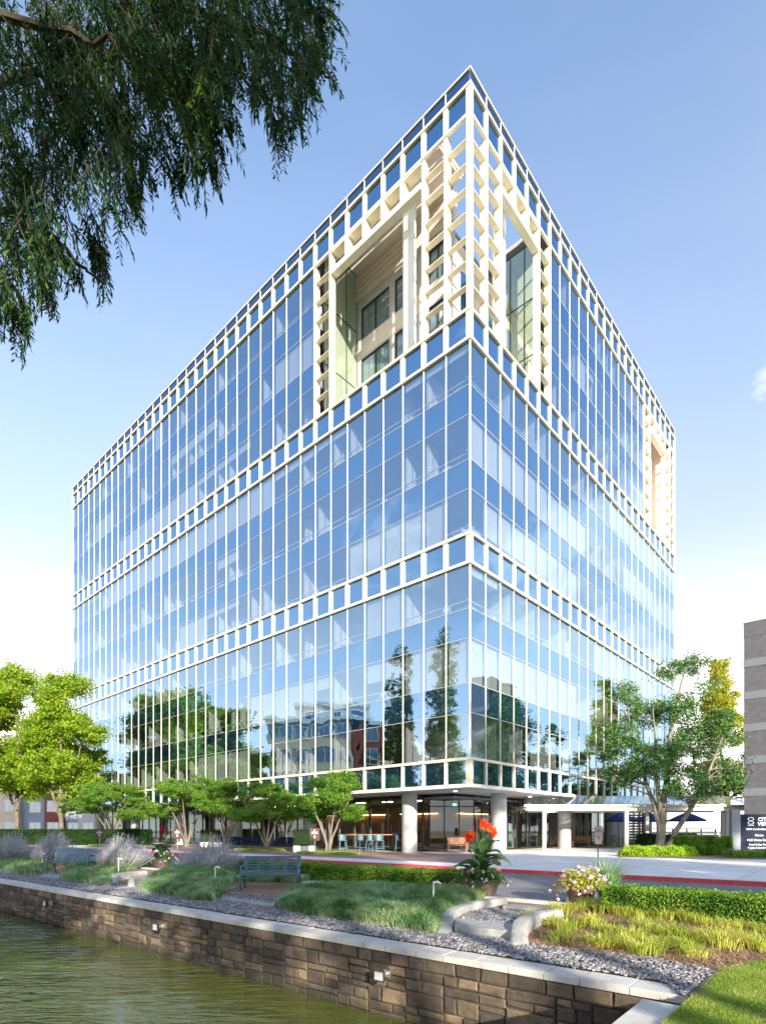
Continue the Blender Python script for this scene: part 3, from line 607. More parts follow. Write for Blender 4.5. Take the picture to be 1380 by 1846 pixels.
for f, n in (('L', NL), ('R', NR)):
    L_ = n * B
    # blinds: runs of bays per storey
    down = {}
    for r in range(9):
        k = 0
        while k < n:
            run = rp.choice((1, 2, 3, 5)); pr = {5: .5, 6: .28, 4: .2, 3: .22, 2: .75 if f == 'R' else .15, 8: .15}.get(r, .22); on = rp.random() < pr
            dep = rp.choice((1, 1, .8, .35, .2)); 
            for j in range(k, min(n, k + run)): down[(r, j)] = dep if on else 0
            k += run
    if f == 'L':
        for j in range(8, 26): down[(5, j)] = 1 if j > 10 else .25
        for j in range(13, 28): down[(6, j)] = .25 if j < 18 else .9
        for j in range(0, 3): down[(5, j)] = .2
        for j in range(0, 3): down[(4, j)] = .0
        for j in range(0, 5): down[(1, j)] = 1 if j < 3 else .5
    else:
        for j in range(0, 9): down[(1, j)] = 1
        for j in range(2, 8): down[(4, j)] = 1 if j > 3 else .9
    for k in range(n):
        t0, t1 = k * B, (k + 1) * B
        for r in range(10):
            zc = Z0 + P_ * r
            if r < 9:
                z0, z1 = zc + HS, zc + P_ - HS; zm = (z0 + z1) / 2
                if not in_rec(f, k, zm):
                    pane_quad(pane, f, t0, t1, z0, z1)
                    dn = down.get((r, k), 0)
                    if dn: fbox(blind, f, t0 + .06, t1 - .06, -.16, -.18, z1 - (z1 - z0 - .05) * dn, z1 - .02)
                    if r not in (0,) : fbox(rail_in, f, t0 + .04, t1 - .04, -.22, -.27, z0 + .50, z0 + .56)
            if not in_rec(f, k, zc): pane_quad(spn, f, t0, t1, zc - HS, zc + HS)
    for r in range(1, 9):                     # thin transoms between panes, one per storey line and run
        if r % 3 == 0: continue
        for z in (Z0 + P_ * r - HS, Z0 + P_ * r + HS):
            if f == 'L': runs = [(8, n)] if in_rec(f, 0, z) else [(0, n)]
            else: runs = [(6, 18)] if in_rec(f, 0, z) else [(0, n)]
            for a, b in runs: fbox(trans, f, a * B + .03, b * B - .03, .004, .016, z - .011, z + .011)
    # mullions
    for k in range(0 if f == 'L' else 0, n + 1):
        if k == 0: 
            if f == 'L': mull.box((-.045, -.045, ZB(0) + .8), (.02, .02, ZB(2) - .8))
            continue
        t = k * B
        fbox(mull, f, t - .018, t + .018, -.02, .042, ZB(0) + .8, ZB(2) - .82)
        if not in_rec(f, k, 34) and not in_rec(f, k - 1, 34): fbox(mull, f, t - .018, t + .018, -.02, .042, ZB(2) + .86, ZB(3) - .86)
    # bands
    for i in range(4):
        zc = ZB(i); h = .84 if i else .77; e0 = .13
        for s_, hh in ((-1, .075), (1, .075)):
            z = zc + s_ * (h - hh)
            if f == 'L': rail.box((-.13, -.13, z - hh), (.03, L_ + .1, z + hh))
            else: rail.box((.032, -.128, z - hh + .002), (L_ + .1, .03, z + hh - .002))
        for k in range(0, n + 1):
            t = k * B; wd = .135 if i else .075
            if k == 0:
                if f == 'L': post.box((-.088, -.088, zc - h + .15), (.05, .05, zc + h - .15)); post.box((-.086, .05, zc - h + .15), (-.01, .2, zc + h - .15)); post.box((.05, -.086, zc - h + .15), (.2, -.01, zc + h - .15))
                continue
            fbox(post, f, t - wd, t + wd, -.01, .085, zc - h + .15, zc + h - .15)
    # parapet
    for k in range(n):
        pane_quad(par, f, k * B + .02, (k + 1) * B - .02, ZB(3) + .84, 41.2, .03)
        fbox(mull, f, (k + 1) * B - .025, (k + 1) * B + .025, .0, .07, ZB(3) + .84, 41.2)
    if f == 'L': rail.box((-.10, -.10, 41.2), (.1, L_, 41.28))
    else: rail.box((.1, -.098, 41.202), (L_, .1, 41.278))
    # partitions, columns and people-height things inside
    for r in range(0, 9):
        zf, zt = Z0 + P_ * r + .42, Z0 + P_ * (r + 1) - .70
        k = 2 + rp.randrange(2)
        while k < n:
            if not in_rec(f, k, zf + 1) and not in_rec(f, k - 1, zf + 1):
                ln = rp.choice((1.0, 1.8, 3.0, 4.5)); part.box(FP(f, k * B - .06, -.30, zf), FP(f, k * B + .06, -.3 - ln, zt))
            k += rp.choice((1, 2, 3, 4, 5, 7))
        for k in range(n):                    # desks and screens close to the glass
            if rp.random() < .38 and not in_rec(f, k, zf + 1):
                a = k * B + rp.uniform(.1, .4); mb = MB(); w_ = rp.uniform(.7, 1.1); d0 = -.55
                mb.box(FP(f, a, d0, zf + .70), FP(f, a + w_, d0 - .7, zf + .74)).box(FP(f, a + .03, d0 - .03, zf), FP(f, a + .08, d0 - .65, zf + .70)).box(FP(f, a + w_ - .08, d0 - .03, zf), FP(f, a + w_ - .03, d0 - .65, zf + .70))
                if rp.random() < .6: mb.box(FP(f, a + .2, d0 - .3, zf + .84), FP(f, a + .7, d0 - .34, zf + 1.16)).box(FP(f, a + .42, d0 - .3, zf + .74), FP(f, a + .48, d0 - .34, zf + .84))
                desk.add(mb, FP(f, a, d0, zf + .7), .8)
    t = 5.2
    while t < L_ - 1:
        if in_rec(f, int(t / B), 34) : top = 38.9
        else: top = 38.9
        c = FP(f, t, -1.35, 0); colm.add(MB().lathe([(.47, 0), (.47, 3.58)], (c[0], c[1], 0), 32), (c[0], c[1], 3), 3); icol.add(MB().lathe([(.40, 5.0), (.40, top)], (c[0], c[1], 0), 32), (c[0], c[1], 20), 3); t += 9.144
# solid parts of terraces: lattice frames
def lattice(f, k0, k1, z0, z1):
    for k in range(k0, k1):
        for j in range(1, 9):
            z = z0 + j * 1.285
            if z > z1 - .35: break
            mb = MB(); t0, t1 = k * B + .105, (k + 1) * B - .105
            pts = []
            for t in (t0, t1):
                for d, zz in ((.07, z - .05), (.07, z - .01), (-.27, z + .02), (-.27, z - .01)): pts.append(FP(f, t, d, zz))
            n = len(mb.v); mb.v += pts; mb.f += [(0,1,2,3),(7,6,5,4),(0,4,5,1),(1,5,6,2),(2,6,7,3),(3,7,4,0)]
            fin.add(mb, FP(f, (t0 + t1) / 2, 0, z), 1.0)
def lpost_(f, k, z0=RECZ0, z1=RECZ1, dep=.30): fbox(lpost, f, k * B - .105, k * B + .105, -dep, .08, z0, z1)
lattice('L', 0, 2, RECZ0, RECZ1); lattice('L', 7, 8, RECZ0, RECZ1)
lattice('R', 0, 2, RECZ0, RECZ1); lattice('R', 5, 6, RECZ0, RECZ1)
lattice('R', 18, 19, RECZ0, RECZ1); lattice('R', 22, 24, RECZ0, RECZ1)
for k in (1, 2, 7, 8): lpost_('L', k)
for k in (1, 2, 5, 6, 18, 19, 22, 23): lpost_('R', k)
lpost.box((-.12, -.12, RECZ0), (.15, .15, RECZ1)); lpost.box((LX - .15, -.12, RECZ0), (LX + .12, .15, RECZ1))
# crate row and beam across the openings
for f, a, b in (('L', 2, 7), ('R', 2, 5), ('R', 19, 22)):
    zb = RECZ1 - 1.35
    fbox(rail, f, a * B + .15, b * B - .15, -.30, .13, zb - .17, zb + .17)
    for k in range(a + 1, b): fbox(lpost, f, k * B - .13, k * B + .13, -.45, .12, zb + .17, RECZ1)
    for k in range(a, b):
        mb = MB(); t0, t1 = k * B + .15, (k + 1) * B - .15; pts = []
        for t in (t0, t1):
            for d, zz in ((.10, RECZ1 - .12), (.10, RECZ1 - .02), (-.46, RECZ1 + .0), (-.46, RECZ1 - .10)): pts.append(FP(f, t, d, zz))
        mb.v += pts; mb.f += [(0,1,2,3),(7,6,5,4),(0,4,5,1),(1,5,6,2),(2,6,7,3),(3,7,4,0)]
        fin.add(mb, FP(f, (t0 + t1) / 2, 0, RECZ1), 1.0)
for m_ in (pane, spn, mull, post, rail, trans, fin, lpost, blind, part, colm, icol, desk, rail_in, par): m_.done(office)
# terrace walls -------------------------------------------------------------
def obx(name, m, *boxes):
    mb = MB()
    for a, b in boxes: mb.box(a, b)
    return mb.build(name, m, office)
TD = 3.75
y8, x6, x18 = 8 * B, 6 * B, 18 * B
obx('terrace_floor', M['concrete'], ((.05, .05, RECZ0 - .55), (TD, y8, RECZ0 - .45)), ((TD, .05, RECZ0 - .55), (x6, TD, RECZ0 - .45)), ((x18, .05, RECZ0 - .55), (LX - .05, TD, RECZ0 - .45)))
for j in range(6): obx('terrace_soffit', M['pinkstone'], ((.30 + j * .58, 2 * B, 40.9), (.76 + j * .58, y8, 41.1)))  # soffit split into planks, gaps shaped to admit skylight and sun stripes
for k in range(2, 9, 2): obx('added_slat_beam', M['cream'], ((.25, k * B - .08, 41.1), (TD, k * B + .08, 41.28)))  # cross beams added above the gapped soffit planks
obx('terrace_soffit', M['pinkstone'], ((x18, .15, 40.9), (LX, TD, 41.15)))
obx('terrace_fascia', M['pinkstone'], ((TD - .03, TD, 34.8), (TD - .001, y8, 36.0)))
for zz in (39.35, 39.75, 40.15, 40.55): obx('fascia_stripe', M['greystone'], ((TD - .128, TD - .1, zz), (TD - .121, y8, zz + .09)))  # thin grey strips set just proud of the fascia
# stone back wall facing the left opening with its two rows of windows
bw = []
wins = [(4.2, 5.6), (6.6, 8.45), (8.95, 11.6)]
rows = [(29.7, 31.4), (32.7, 34.7), (36.1, 38.3)]
ys = 3.75
segs = [(TD, wins[0][0]), (wins[0][1], wins[1][0]), (wins[1][1], wins[2][0]), (wins[2][1], y8)]
for a, b in segs: bw.append(((TD, a, RECZ0 - .45), (TD + .3, b, 39.0)))
for a, b in wins:
    z = RECZ0 - .45
    for r0, r1 in rows: bw.append(((TD, a, z), (TD + .3, b, r0))); z = r1
    bw.append(((TD, a, z), (TD + .3, b, 39.0)))
obx('terrace_wall', M['greystone'], *bw)
obx('terrace_fascia', M['pinkstone'], ((TD - .12, TD - .12, 39.0), (TD + .3, y8, 40.9)))
obx('terrace_fascia', M['pinkstone'], ((TD - .03, TD, 31.5), (TD - .001, y8, 32.6)))
for a, b in wins:
    for r0, r1 in rows:
        o_ = obx('terrace_window', M['terrace_glass'], ((TD + .12, a, r0), (TD + .15, b, r1)))
        mb = MB(); fr = .05
        mb.box((TD + .02, a, r0), (TD + .12, a + fr, r1)).box((TD + .02, b - fr, r0), (TD + .12, b, r1)).box((TD + .02, a + fr, r0), (TD + .12, b - fr, r0 + fr)).box((TD + .02, a + fr, r1 - fr), (TD + .12, b - fr, r1))
        mb.box((TD + .03, (a + b) / 2 - .02, r0 + fr), (TD + .11, (a + b) / 2 + .02, r1 - fr)); mb.build('window_frame', M['steel'], o_)
# wall facing the right opening, open sky above it
obx('terrace_wall', M['pinkstone'], ((TD + .3, TD, RECZ0 - .45), (x6, TD + .3, 38.2)))
for a in (4.6, 6.9):
    o_ = obx('terrace_window', M['green_glass'], ((a, TD - .03, 30.0), (a + 1.5, TD - .012, 32.6)))
    o_ = obx('terrace_window', M['spandrel'], ((a, TD - .03, 34.0), (a + 1.5, TD - .012, 36.6)))
# glazed end walls of the terraces (perpendicular to the faces)
def endwall(f, t, z1, sgn):
    o_ = MB(); 
    for j in range(3):
        for z in (0, 1, 2):
            za, zb = RECZ0 + (z1 - RECZ0) * z / 3, RECZ0 + (z1 - RECZ0) * (z + 1) / 3
            d0, d1 = -.6 - j * 1.05, -.6 - (j + 1) * 1.05
            o_.box(FP(f, t, d0, za), FP(f, t + .02 * sgn, d1, zb))
    g = o_.build('terrace_glazing', M['green_glass'], office); mb = MB()
    for j in range(4): d = -.6 - j * 1.05; mb.box(FP(f, t - .05, d - .03, RECZ0), FP(f, t + .06, d + .03, z1))
    for z in range(4): zz = RECZ0 + (z1 - RECZ0) * z / 3; mb.box(FP(f, t - .045, -.6, zz - .03), FP(f, t + .055, -3.7, zz + .03))
    mb.build('window_frame', M['steel'], g)
endwall('L', y8 - .15, 40.9, -1); endwall('R', x6 - .15, 39.8, -1)
obx('terrace_wall', M['pinkstone'], ((x18, TD, RECZ0 - .45), (LX, TD + .3, 40.9)))
obx('terrace_wall', M['pinkstone'], ((x18 - .3, .2, RECZ0 - .45), (x18, TD, 38.9)))
obx('terrace_wall', M['pinkstone'], ((LX - .5, .6, RECZ0 - .45), (LX - .25, TD, 40.8)))
# ring of glass bands behind: inner face of the crown (sky shows through the cells at the corner)
obx('roof', M['concrete'], ((TD + .3, y8, 40.5), (LX - .2, LY - .2, 40.8)), ((x6, TD + .3, 40.5), (LX - .2, y8, 40.8)), ((TD + .3, TD + .3, 38.9), (x6, y8, 39.1)), ((.2, y8, 40.5), (TD + .3, LY - .2, 40.8)), ((x6, .2, 40.5), (x18, TD + .3, 40.8)))
# floors, ceilings, core ------------------------------------------------------
for r in range(1, 9):
    zc = Z0 + P_ * r; top, bot = zc + .42, zc - .66
    if r <= 6: bx = [((.12, .12, bot), (LX - .12, LY - .12, top))]
    else: bx = [((TD + .3, TD + .3, bot), (LX - .12, LY - .12, top)), ((.12, y8, bot), (TD + .3, LY - .12, top)), ((x6, .12, bot), (x18, TD + .3, top))]
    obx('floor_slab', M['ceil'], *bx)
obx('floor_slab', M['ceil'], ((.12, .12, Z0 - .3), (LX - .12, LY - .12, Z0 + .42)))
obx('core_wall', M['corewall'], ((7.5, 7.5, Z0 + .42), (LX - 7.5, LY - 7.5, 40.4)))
obx('end_wall', M['spandrel'], ((LX - .05, .2, 3.7), (LX + .0, LY, 41.1)), ((.2, LY - .05, 3.7), (LX - .05, LY + .0, 41.1)))
# soffit and the ground floor --------------------------------------------------
obx('soffit', M['soffit'], ((-.12, -.12, 3.58), (LX + .1, LY + .1, 3.652)))
obx('soffit_edge', M['white'], ((-.20, -.20, 3.60), (-.12, LY + .1, 3.70)), ((-.12, -.20, 3.60), (LX + .1, -.12, 3.70)))
GI = 2.9                                   # inset of the shop front
def front(f, t0, t1, inset, step=1.524, header=.75, name='shop_glazing', gm='shop_glass'):
    g = MB(); fr = MB(); t = t0; H = 3.58
    while t < t1 - .3:
        e = min(t + step, t1); g.box(FP(f, t, -inset, .12), FP(f, e, -inset - .02, H)); 
        fr.box(FP(f, t - .03, -inset + .05, 0), FP(f, t + .03, -inset - .07, H)); t = e
    fr.box(FP(f, t1 - .03, -inset + .05, 0), FP(f, t1 + .03, -inset - .07, H))
    fr.box(FP(f, t0, -inset + .045, H - header - .03), FP(f, t1, -inset - .065, H - header + .03)); fr.box(FP(f, t0, -inset + .045, H - .08), FP(f, t1, -inset - .065, H)); fr.box(FP(f, t0, -inset + .045, 0), FP(f, t1, -inset - .065, .13))
    o_ = g.build(name, M[gm], office); fr.build('glazing_frame', M['steel'], o_)
    w_ = MB(); t = t0 + step
    while t < t1 - .3: w_.box(FP(f, t + .035, -inset - .10, .14), FP(f, t + .15, -inset - .22, H - header)); t += step
    w_.build('white_mullion', M['white'], o_)
front('L', 5.4, LY - 1, GI); front('R', 8.2, 16, GI + .4); front('R', 20, LX - 1, GI)
# chamfered glazed entrance corner
ch = MB(); fr = MB(); pts = [Vector((GI, 5.4)), Vector((3.6, 5.4)), Vector((5.6, 3.4)), Vector((8.2, 3.3))]
for i in range(3):
    a, b = pts[i], pts[i + 1]; n = max(1, round((b - a).length / 1.0))
    for j in range(n):
        p, q = a + (b - a) * j / n, a + (b - a) * (j + 1) / n
        ch.bar((p.x, p.y, 1.85), (q.x, q.y, 1.85), .02, 3.44); fr.box((q.x - .03, q.y - .03, 0), (q.x + .03, q.y + .03, 3.58))
    fr.bar((a.x, a.y, 2.85), (b.x, b.y, 2.85), .08, .07); fr.bar((a.x, a.y, .08), (b.x, b.y, .08), .09, .14); fr.bar((a.x, a.y, 3.54), (b.x, b.y, 3.54), .09, .08)
o_ = ch.build('entrance_glazing', M['shop_glass'], office); fr.build('glazing_frame', M['steel'], o_)
# lobby: timber walls washed by a warm cove, ceiling with round lamps
obx('lobby_ceiling', M['ceil'], ((GI + .1, GI + .2, 3.30), (14, LY - 2, 3.40)), ((9, GI + 1.0, 3.30), (LX - 2, 12, 3.398)))
obx('lobby_wall', M['wood'], ((7.4, 6.5, 0), (7.6, LY - 2, 3.3)), ((7.6, 6.5, 0), (LX - 2, 6.7, 3.3)))
obx('lobby_panel', M['woodlight'], ((7.2, 7.0, 2.55), (7.4, 30, 2.72)), ((7.9, 6.3, 2.55), (20, 6.5, 2.72)))
for a in (7.5, 12.3, 17.3, 22.3): obx('cove_light', M['cove'], ((7.19, a, 2.50), (7.3, a + 3.4, 2.54)))
obx('cove_light', M['cove'], ((8.2, 6.28, 2.50), (12, 6.39, 2.54)))
for a in range(7): obx('ceiling_light', M['lamp'], ((4.2, 6.5 + a * 2.6, 3.27), (4.3, 7.4 + a * 2.6, 3.30)))
for a in (2.0, 5.5, 9.5, 13.0): obx('ceiling_light', M['lamp'], ((1.6 if a < 4 else a, a if a < 4 else 1.5, 3.56), (1.75 if a < 4 else a + .15, (a if a < 4 else 1.5) + .15, 3.579)))
obx('exit_sign', M['exit'], ((5.9, 5.2, 2.95), (6.3, 5.25, 3.12)))
for a in range(9): obx('curtain', M['blind'], ((4.0, 30.5 + a * 2.3, .1), (4.1, 32.2 + a * 2.3, 3.2)))
# revolving entrance doors under the canopy
o_ = MB().box((9.4, 3.2, .1), (10.5, 3.24, 2.4)).build('door', M['clear'], office)
mb = MB(); mb.box((9.34, 3.12, 0), (9.4, 3.3, 2.5)).box((10.5, 3.12, 0), (10.56, 3.3, 2.5)).box((9.4, 3.12, 2.4), (10.5, 3.3, 2.5)); mb.build('door_frame', M['steel'], o_)
MB().tube([(10.35, 3.12, .8), (10.35, 3.12, 1.4)], .018, 8).build('handle', M['alu'], o_)
# dark core of the ground floor so daylight does not run through
obx('core_wall', M['wood'], ((14, 14, 0), (LX - 6, LY - 6, 3.3)))
obx('floor', M['brick'], ((GI, GI, .002), (LX, LY, .014)))
# ================================================================== OTHER BUILDINGS
def bldg(name, label, a, dirv, length, depth, height, m, floors, cols, wm, roofm=None, win=(1.3, 1.5), base=.9, roof_h=.5, cat='building', group=None):
    a = Vector((a[0], a[1], 0)); t = Vector((dirv[0], dirv[1], 0)).normalized(); rz = math.atan2(t.y, t.x)
    o = thing(name, label, cat, a, rz, group)       # local +x along the facade, -y outwards
    MB().box((0, 0, -.5), (length, depth, height)).build('wall', m, o)
    MB().box((-.3, -.3, height), (length + .3, depth + .3, height + roof_h)).build('roof', roofm or M['white'], o)
    fh = height / floors; mw = [MB(), MB()]
    cnt = 0
    for i in range(floors):
        for j in range(cols):
            x = (j + .5) * length / cols; z = i * fh + base; 
            fr = MB(); w0, h0 = win
            fr.box((x - w0 / 2 - .08, -.06, z - .08), (x + w0 / 2 + .08, -.002, z)).box((x - w0 / 2 - .08, -.06, z + h0), (x + w0 / 2 + .08, -.002, z + h0 + .08))
            fr.box((x - w0 / 2 - .08, -.06, z), (x - w0 / 2, -.002, z + h0)).box((x + w0 / 2, -.06, z), (x + w0 / 2 + .08, -.002, z + h0)).box((x - .03, -.05, z), (x + .03, -.002, z + h0))
            gl = MB().box((x - w0 / 2, -.03, z), (x - .03, -.004, z + h0)).box((x + .03, -.03, z), (x + w0 / 2, -.004, z + h0))
            if cnt < 60: wq = fr.build('window', M['white'], o); gl.build('pane', wm, wq)
            else:
                for src, dst in ((fr, mw[0]), (gl, mw[1])):
                    n = len(dst.v); dst.v += src.v; dst.f += [tuple(q + n for q in f) for f in src.f]
            cnt += 1
    if mw[0].v: q = mw[0].build('window', M['white'], o); q['kind'] = 'stuff'; mw[1].build('pane', wm, q)
    return o
M['apt_cream'] = mat('cream_render', (0.66, 0.57, 0.44), 0.8, var=0.06, scale=1)
M['apt_blue'] = mat('blue_grey_siding', (0.30, 0.36, 0.46), 0.7, var=0.05, scale=1)
M['apt_red'] = mat('red_brick', (0.28, 0.08, 0.06), 0.85, var=0.15, scale=6)
M['apt_white'] = mat('white_render', (0.72, 0.70, 0.66), 0.8, var=0.05)
M['apt_pane'] = glassmat('house_window', (0.7, 0.8, 0.9), None, 0.25, base=(0.08, 0.10, 0.11))
dR = Vector((.670, .742)); dL = Vector((-.742, .670))
q0 = at(-90, 76)
# street of terraced blocks seen under the left trees: cream, blue grey, red brick, blue grey, cream
xs = [(-300, 35, 'apt_cream', 'cream rendered apartment block at the far left edge behind the dark hedge', 15.5), (35, 80, 'apt_blue', 'blue grey apartment block with white windows right of the cream block at the far left', 14.8),
      (80, 112, 'apt_red', 'red brick stair bay of the far apartments behind the left tree trunk', 15.2), (112, 140, 'apt_blue', 'narrow blue grey apartment block between the red bay and the tan block', 14.4), (140, 330, 'apt_white', 'tan and white apartment block beside the left end of the office building', 15)]
for i, (x0, x1, mk, lb, h) in enumerate(xs):
    a, b = at(x0, 80), at(x1, 80); ln = (b - a).length
    bldg('apartment_block', lb, (a.x + .02, a.y + (i % 2) * .8), (1, 0), ln - .04, 12, h, M[mk], 5, max(1, int(ln / 2.6)), M['apt_pane'], win=(1.5, 1.4), group='apartments beyond the left trees')
GA = 'apartments across the pond'; ax = (-.10, 1)
bldg('apartment_block', 'red brick apartment bay mirrored in the office glass beside the cypresses', (-40.6, 29.5), ax, 3.9, 10, 15.3, M['apt_red'], 5, 1, M['apt_pane'], win=(2.2, 1.7), group=GA)
bldg('apartment_block', 'cream apartment block across the pond mirrored in the office glass', (-41.0, 33.5), ax, 11, 14, 15.6, M['apt_cream'], 5, 4, M['apt_pane'], win=(1.9, 1.7), group=GA)
bldg('apartment_block', 'white roof storey block above the mirrored cream apartments', (-45, 31), ax, 10, 8, 18.3, M['apt_white'], 6, 3, M['apt_pane'], group=GA)
# grey banded building on the right
N0 = at(1340, 36); nb = thing('banded_building', 'grey ribbed concrete building with pale horizontal bands at the right edge', 'building', N0, math.atan2(-.670, .742))
M['ribbed'] = mat('ribbed_concrete', (0.105, 0.108, 0.13), 0.9, var=0.15, scale=3, bump=0.6, bscale=20)
M['bandc'] = mat('smooth_band', (0.17, 0.185, 0.22), 0.8, var=0.05)
HB = 14.4
MB().box((0, 0, 0), (18, 5, HB - .9)).build('wall', M['ribbed'], nb)
zz = HB - 2.55
for k in range(6): MB().box((-.03, -.03, zz - .24), (18.03, 5.03, zz + .24)).build('pale_band', M['bandc'], nb); zz -= 2.03
MB().box((-.02, -.02, HB - .9), (18.02, 5.02, HB)).build('wall', M['ribbed'], nb)
MB().box((-.06, -.06, HB), (18.06, 5.06, HB + .08)).build('coping', M['cap'], nb)

# ================================================================== CANOPY
cy0, cy1 = 37.5, 41.5; cn = thing('glass_canopy', 'white steel entrance canopy with pitched glass roof running to the grey building', 'canopy', (9.4, cy0, 0))
x0, x1 = 0.0, 14.6
for (px, yy) in ((980, cy0), (1128, cy0), (1312, cy0), (1022, cy1), (1165, cy1), (1302, cy1)):
    p = at(px, yy); MB().box((p.x - 9.4 - .11, yy - cy0 - .11, 0), (p.x - 9.4 + .11, yy - cy0 + .11, 2.62)).build('post', M['white'], cn)
for y in (0, cy1 - cy0): MB().box((x0, y - .1, 2.62), (x1, y + .1, 2.98)).build('beam', M['white'], cn)
MB().box((x0 - .1, .1, 2.70), (x0 + .1, cy1 - cy0 - .1, 2.94)).build('beam', M['white'], cn)
MB().box((x0 - .2, -.32, 2.90), (x1, -.1, 3.02)).build('gutter', M['white'], cn)
ym = (cy1 - cy0) / 2; zr_ = 3.65
MB().bar((x0 + .9, ym, zr_), (x1, ym, zr_), .1, .1).build('ridge', M['white'], cn)
n = 11
for k in range(n + 1):
    x = x0 + .0 + (x1 - x0) * k / n; xr = max(x, x0 + .9)
    MB().bar((x, -.1, 3.0), (xr, ym, zr_), .07, .09).bar((x, cy1 - cy0 + .1, 3.0), (xr, ym, zr_), .07, .09).build('rafter', M['white'], cn)
    if k < n: MB().bar((x, .0, 2.80), (x + (x1 - x0) / n, cy1 - cy0, 2.80), .05, .05).build('brace', M['white'], cn)
mb = MB(); mb.quad((x0 - .1, -.2, 3.05), (x1, -.2, 3.05), (x1, ym, zr_ + .06), (x0 + .9, ym, zr_ + .06)); mb.quad((x1, cy1 - cy0 + .2, 3.05), (x0 - .1, cy1 - cy0 + .2, 3.05), (x0 + .9, ym, zr_ + .06), (x1, ym, zr_ + .06)); mb.quad((x0 - .1, cy1 - cy0 + .2, 3.05), (x0 - .1, -.2, 3.05), (x0 + .9, ym, zr_ + .06))
mb.build('glass_roof', M['canopy_glass'], cn)

# ================================================================== DIRECTORY SIGN
SD = 33.0; sx = (1366 - CX) / F * SD; sg = thing('directory_sign', 'dark slate building directory sign with white lettering under the grey building', 'sign', (sx, SD, 0), math.radians(-6))
MB().box((-.98, 0, .05), (1.02, .12, 2.28)).build('sign_panel', M['signdark'], sg)
MB().box((-1.45, -.02, 0), (-.985, .34, 2.55)).build('pillar', M['signpost'], sg)
def text(s, x, z, size, parent, m, y=-.012, bold=.0, name='lettering', align='CENTER', rz=None):
    cu = bpy.data.curves.new('t', 'FONT'); cu.body = s; cu.size = size; cu.align_x = align; cu.extrude = .004; cu.offset = bold
    to = bpy.data.objects.new('t', cu); C.objects.link(to); bpy.context.view_layer.update()
    dg = bpy.context.evaluated_depsgraph_get(); me = bpy.data.meshes.new_from_object(to.evaluated_get(dg)); bpy.data.objects.remove(to)
    me.materials.clear(); me.materials.append(m); o = link(bpy.data.objects.new(name, me), parent)
    o.location = (x, y, z); o.rotation_euler = (math.radians(90), 0, 0); return o
WT = emit('white_letters', (.85, .87, .9), .25)
text('CITY', .28, 1.88, .29, sg, WT, bold=.004); text('VIEW', .30, 1.62, .29, sg, WT, bold=.004)
mb = MB()
for cz in (2.0, 1.78):
    for k in range(28):
        a0, a1 = 2 * math.pi * k / 28, 2 * math.pi * (k + 1) / 28; q = lambda a, r: (-.42 + math.cos(a) * .17 * r, -.012, cz + math.sin(a) * .095 * r)
        mb.quad(q(a0, 1), q(a1, 1), q(a1, .8), q(a0, .8))
mb.quad((-.59, -.012, 1.62), (-.25, -.012, 1.62), (-.25, -.012, 1.645), (-.59, -.012, 1.645)); mb.build('emblem', WT, sg)
for s_, z, sz in (('3330 Cumberland Blvd', 1.36, .155), ('Marsto', 1.00, .165), ('HLB Gross Collins', .72, .175), ('Boyd Collar Nolen', .47, .145), ('Tuggle & Roddenbery', .28, .145)): text(s_, .04, z, sz, sg, WT, bold=.0)

# ================================================================== SMALL POST SIGNS
def post_sign(label, p, w_, h_, zt, m, rz=0.0, kind='walk'):
    o = thing('post_sign', label, 'sign', p, rz, 'small signs on posts'); MB().tube([(0, 0, 0), (0, 0, zt - .02)], .022, 8).build('pole', M['alu'] if kind == 'walk' else M['dark'], o)
    b = MB().box((-w_ / 2, -.045, zt - h_), (w_ / 2, -.02, zt)).build('sign_board', m, o, bevel=.01)
    mk = MB(); y = -.049; c = zt - h_ * .68
    if kind == 'walk':
        r = h_ * .11; mk.quad((-r * .9, y, c), (0, y, c - r * 1.25), (r * .9, y, c), (0, y, c + r * 1.25))
        mk.quad((-.05, y, zt - h_ * .22), (.05, y, zt - h_ * .22), (0, y, zt - h_ * .09))
        for k in range(2): mk.quad((-w_ * .32, y, zt - h_ * (.33 + .11 * k)), (w_ * .32, y, zt - h_ * (.33 + .11 * k)), (w_ * .32, y, zt - h_ * (.29 + .11 * k)), (-w_ * .32, y, zt - h_ * (.29 + .11 * k)))
        mk.build('marking', M['white'], b)
        r *= .5; MB().quad((-r * .9, y - .003, c), (0, y - .003, c - r * 1.25), (r * .9, y - .003, c), (0, y - .003, c + r * 1.25)).build('marking', M['redd'], b)
    else:
        text('T', 0, zt - h_ * .78, .2, o, M['brown'], y=-.05, bold=.006)
        MB().quad((-w_ * .3, y, zt - .2), (w_ * .3, y, zt - .2), (w_ * .3, y, zt - .16), (-w_ * .3, y, zt - .16)).build('marking', M['brown'], b)
    return o
post_sign('brown post sign with diamond mark beside the planter box under the nearest small tree', at(567, 31.5), .55, .70, 1.46, M['brown'])
post_sign('brown post sign in front of the second small tree trunk from the left', at(320, 41), .56, .74, 1.45, M['brown'])
post_sign('brown post sign at the left end of the plaza before the leftmost small tree', at(180, 44), .7, .7, 1.4, M['brown'])
post_sign('tan post sign with a letter T standing behind the grass planter at right', at(1077, 21.5), .31, .68, 1.52, M['signtan'], math.radians(12), 'T')

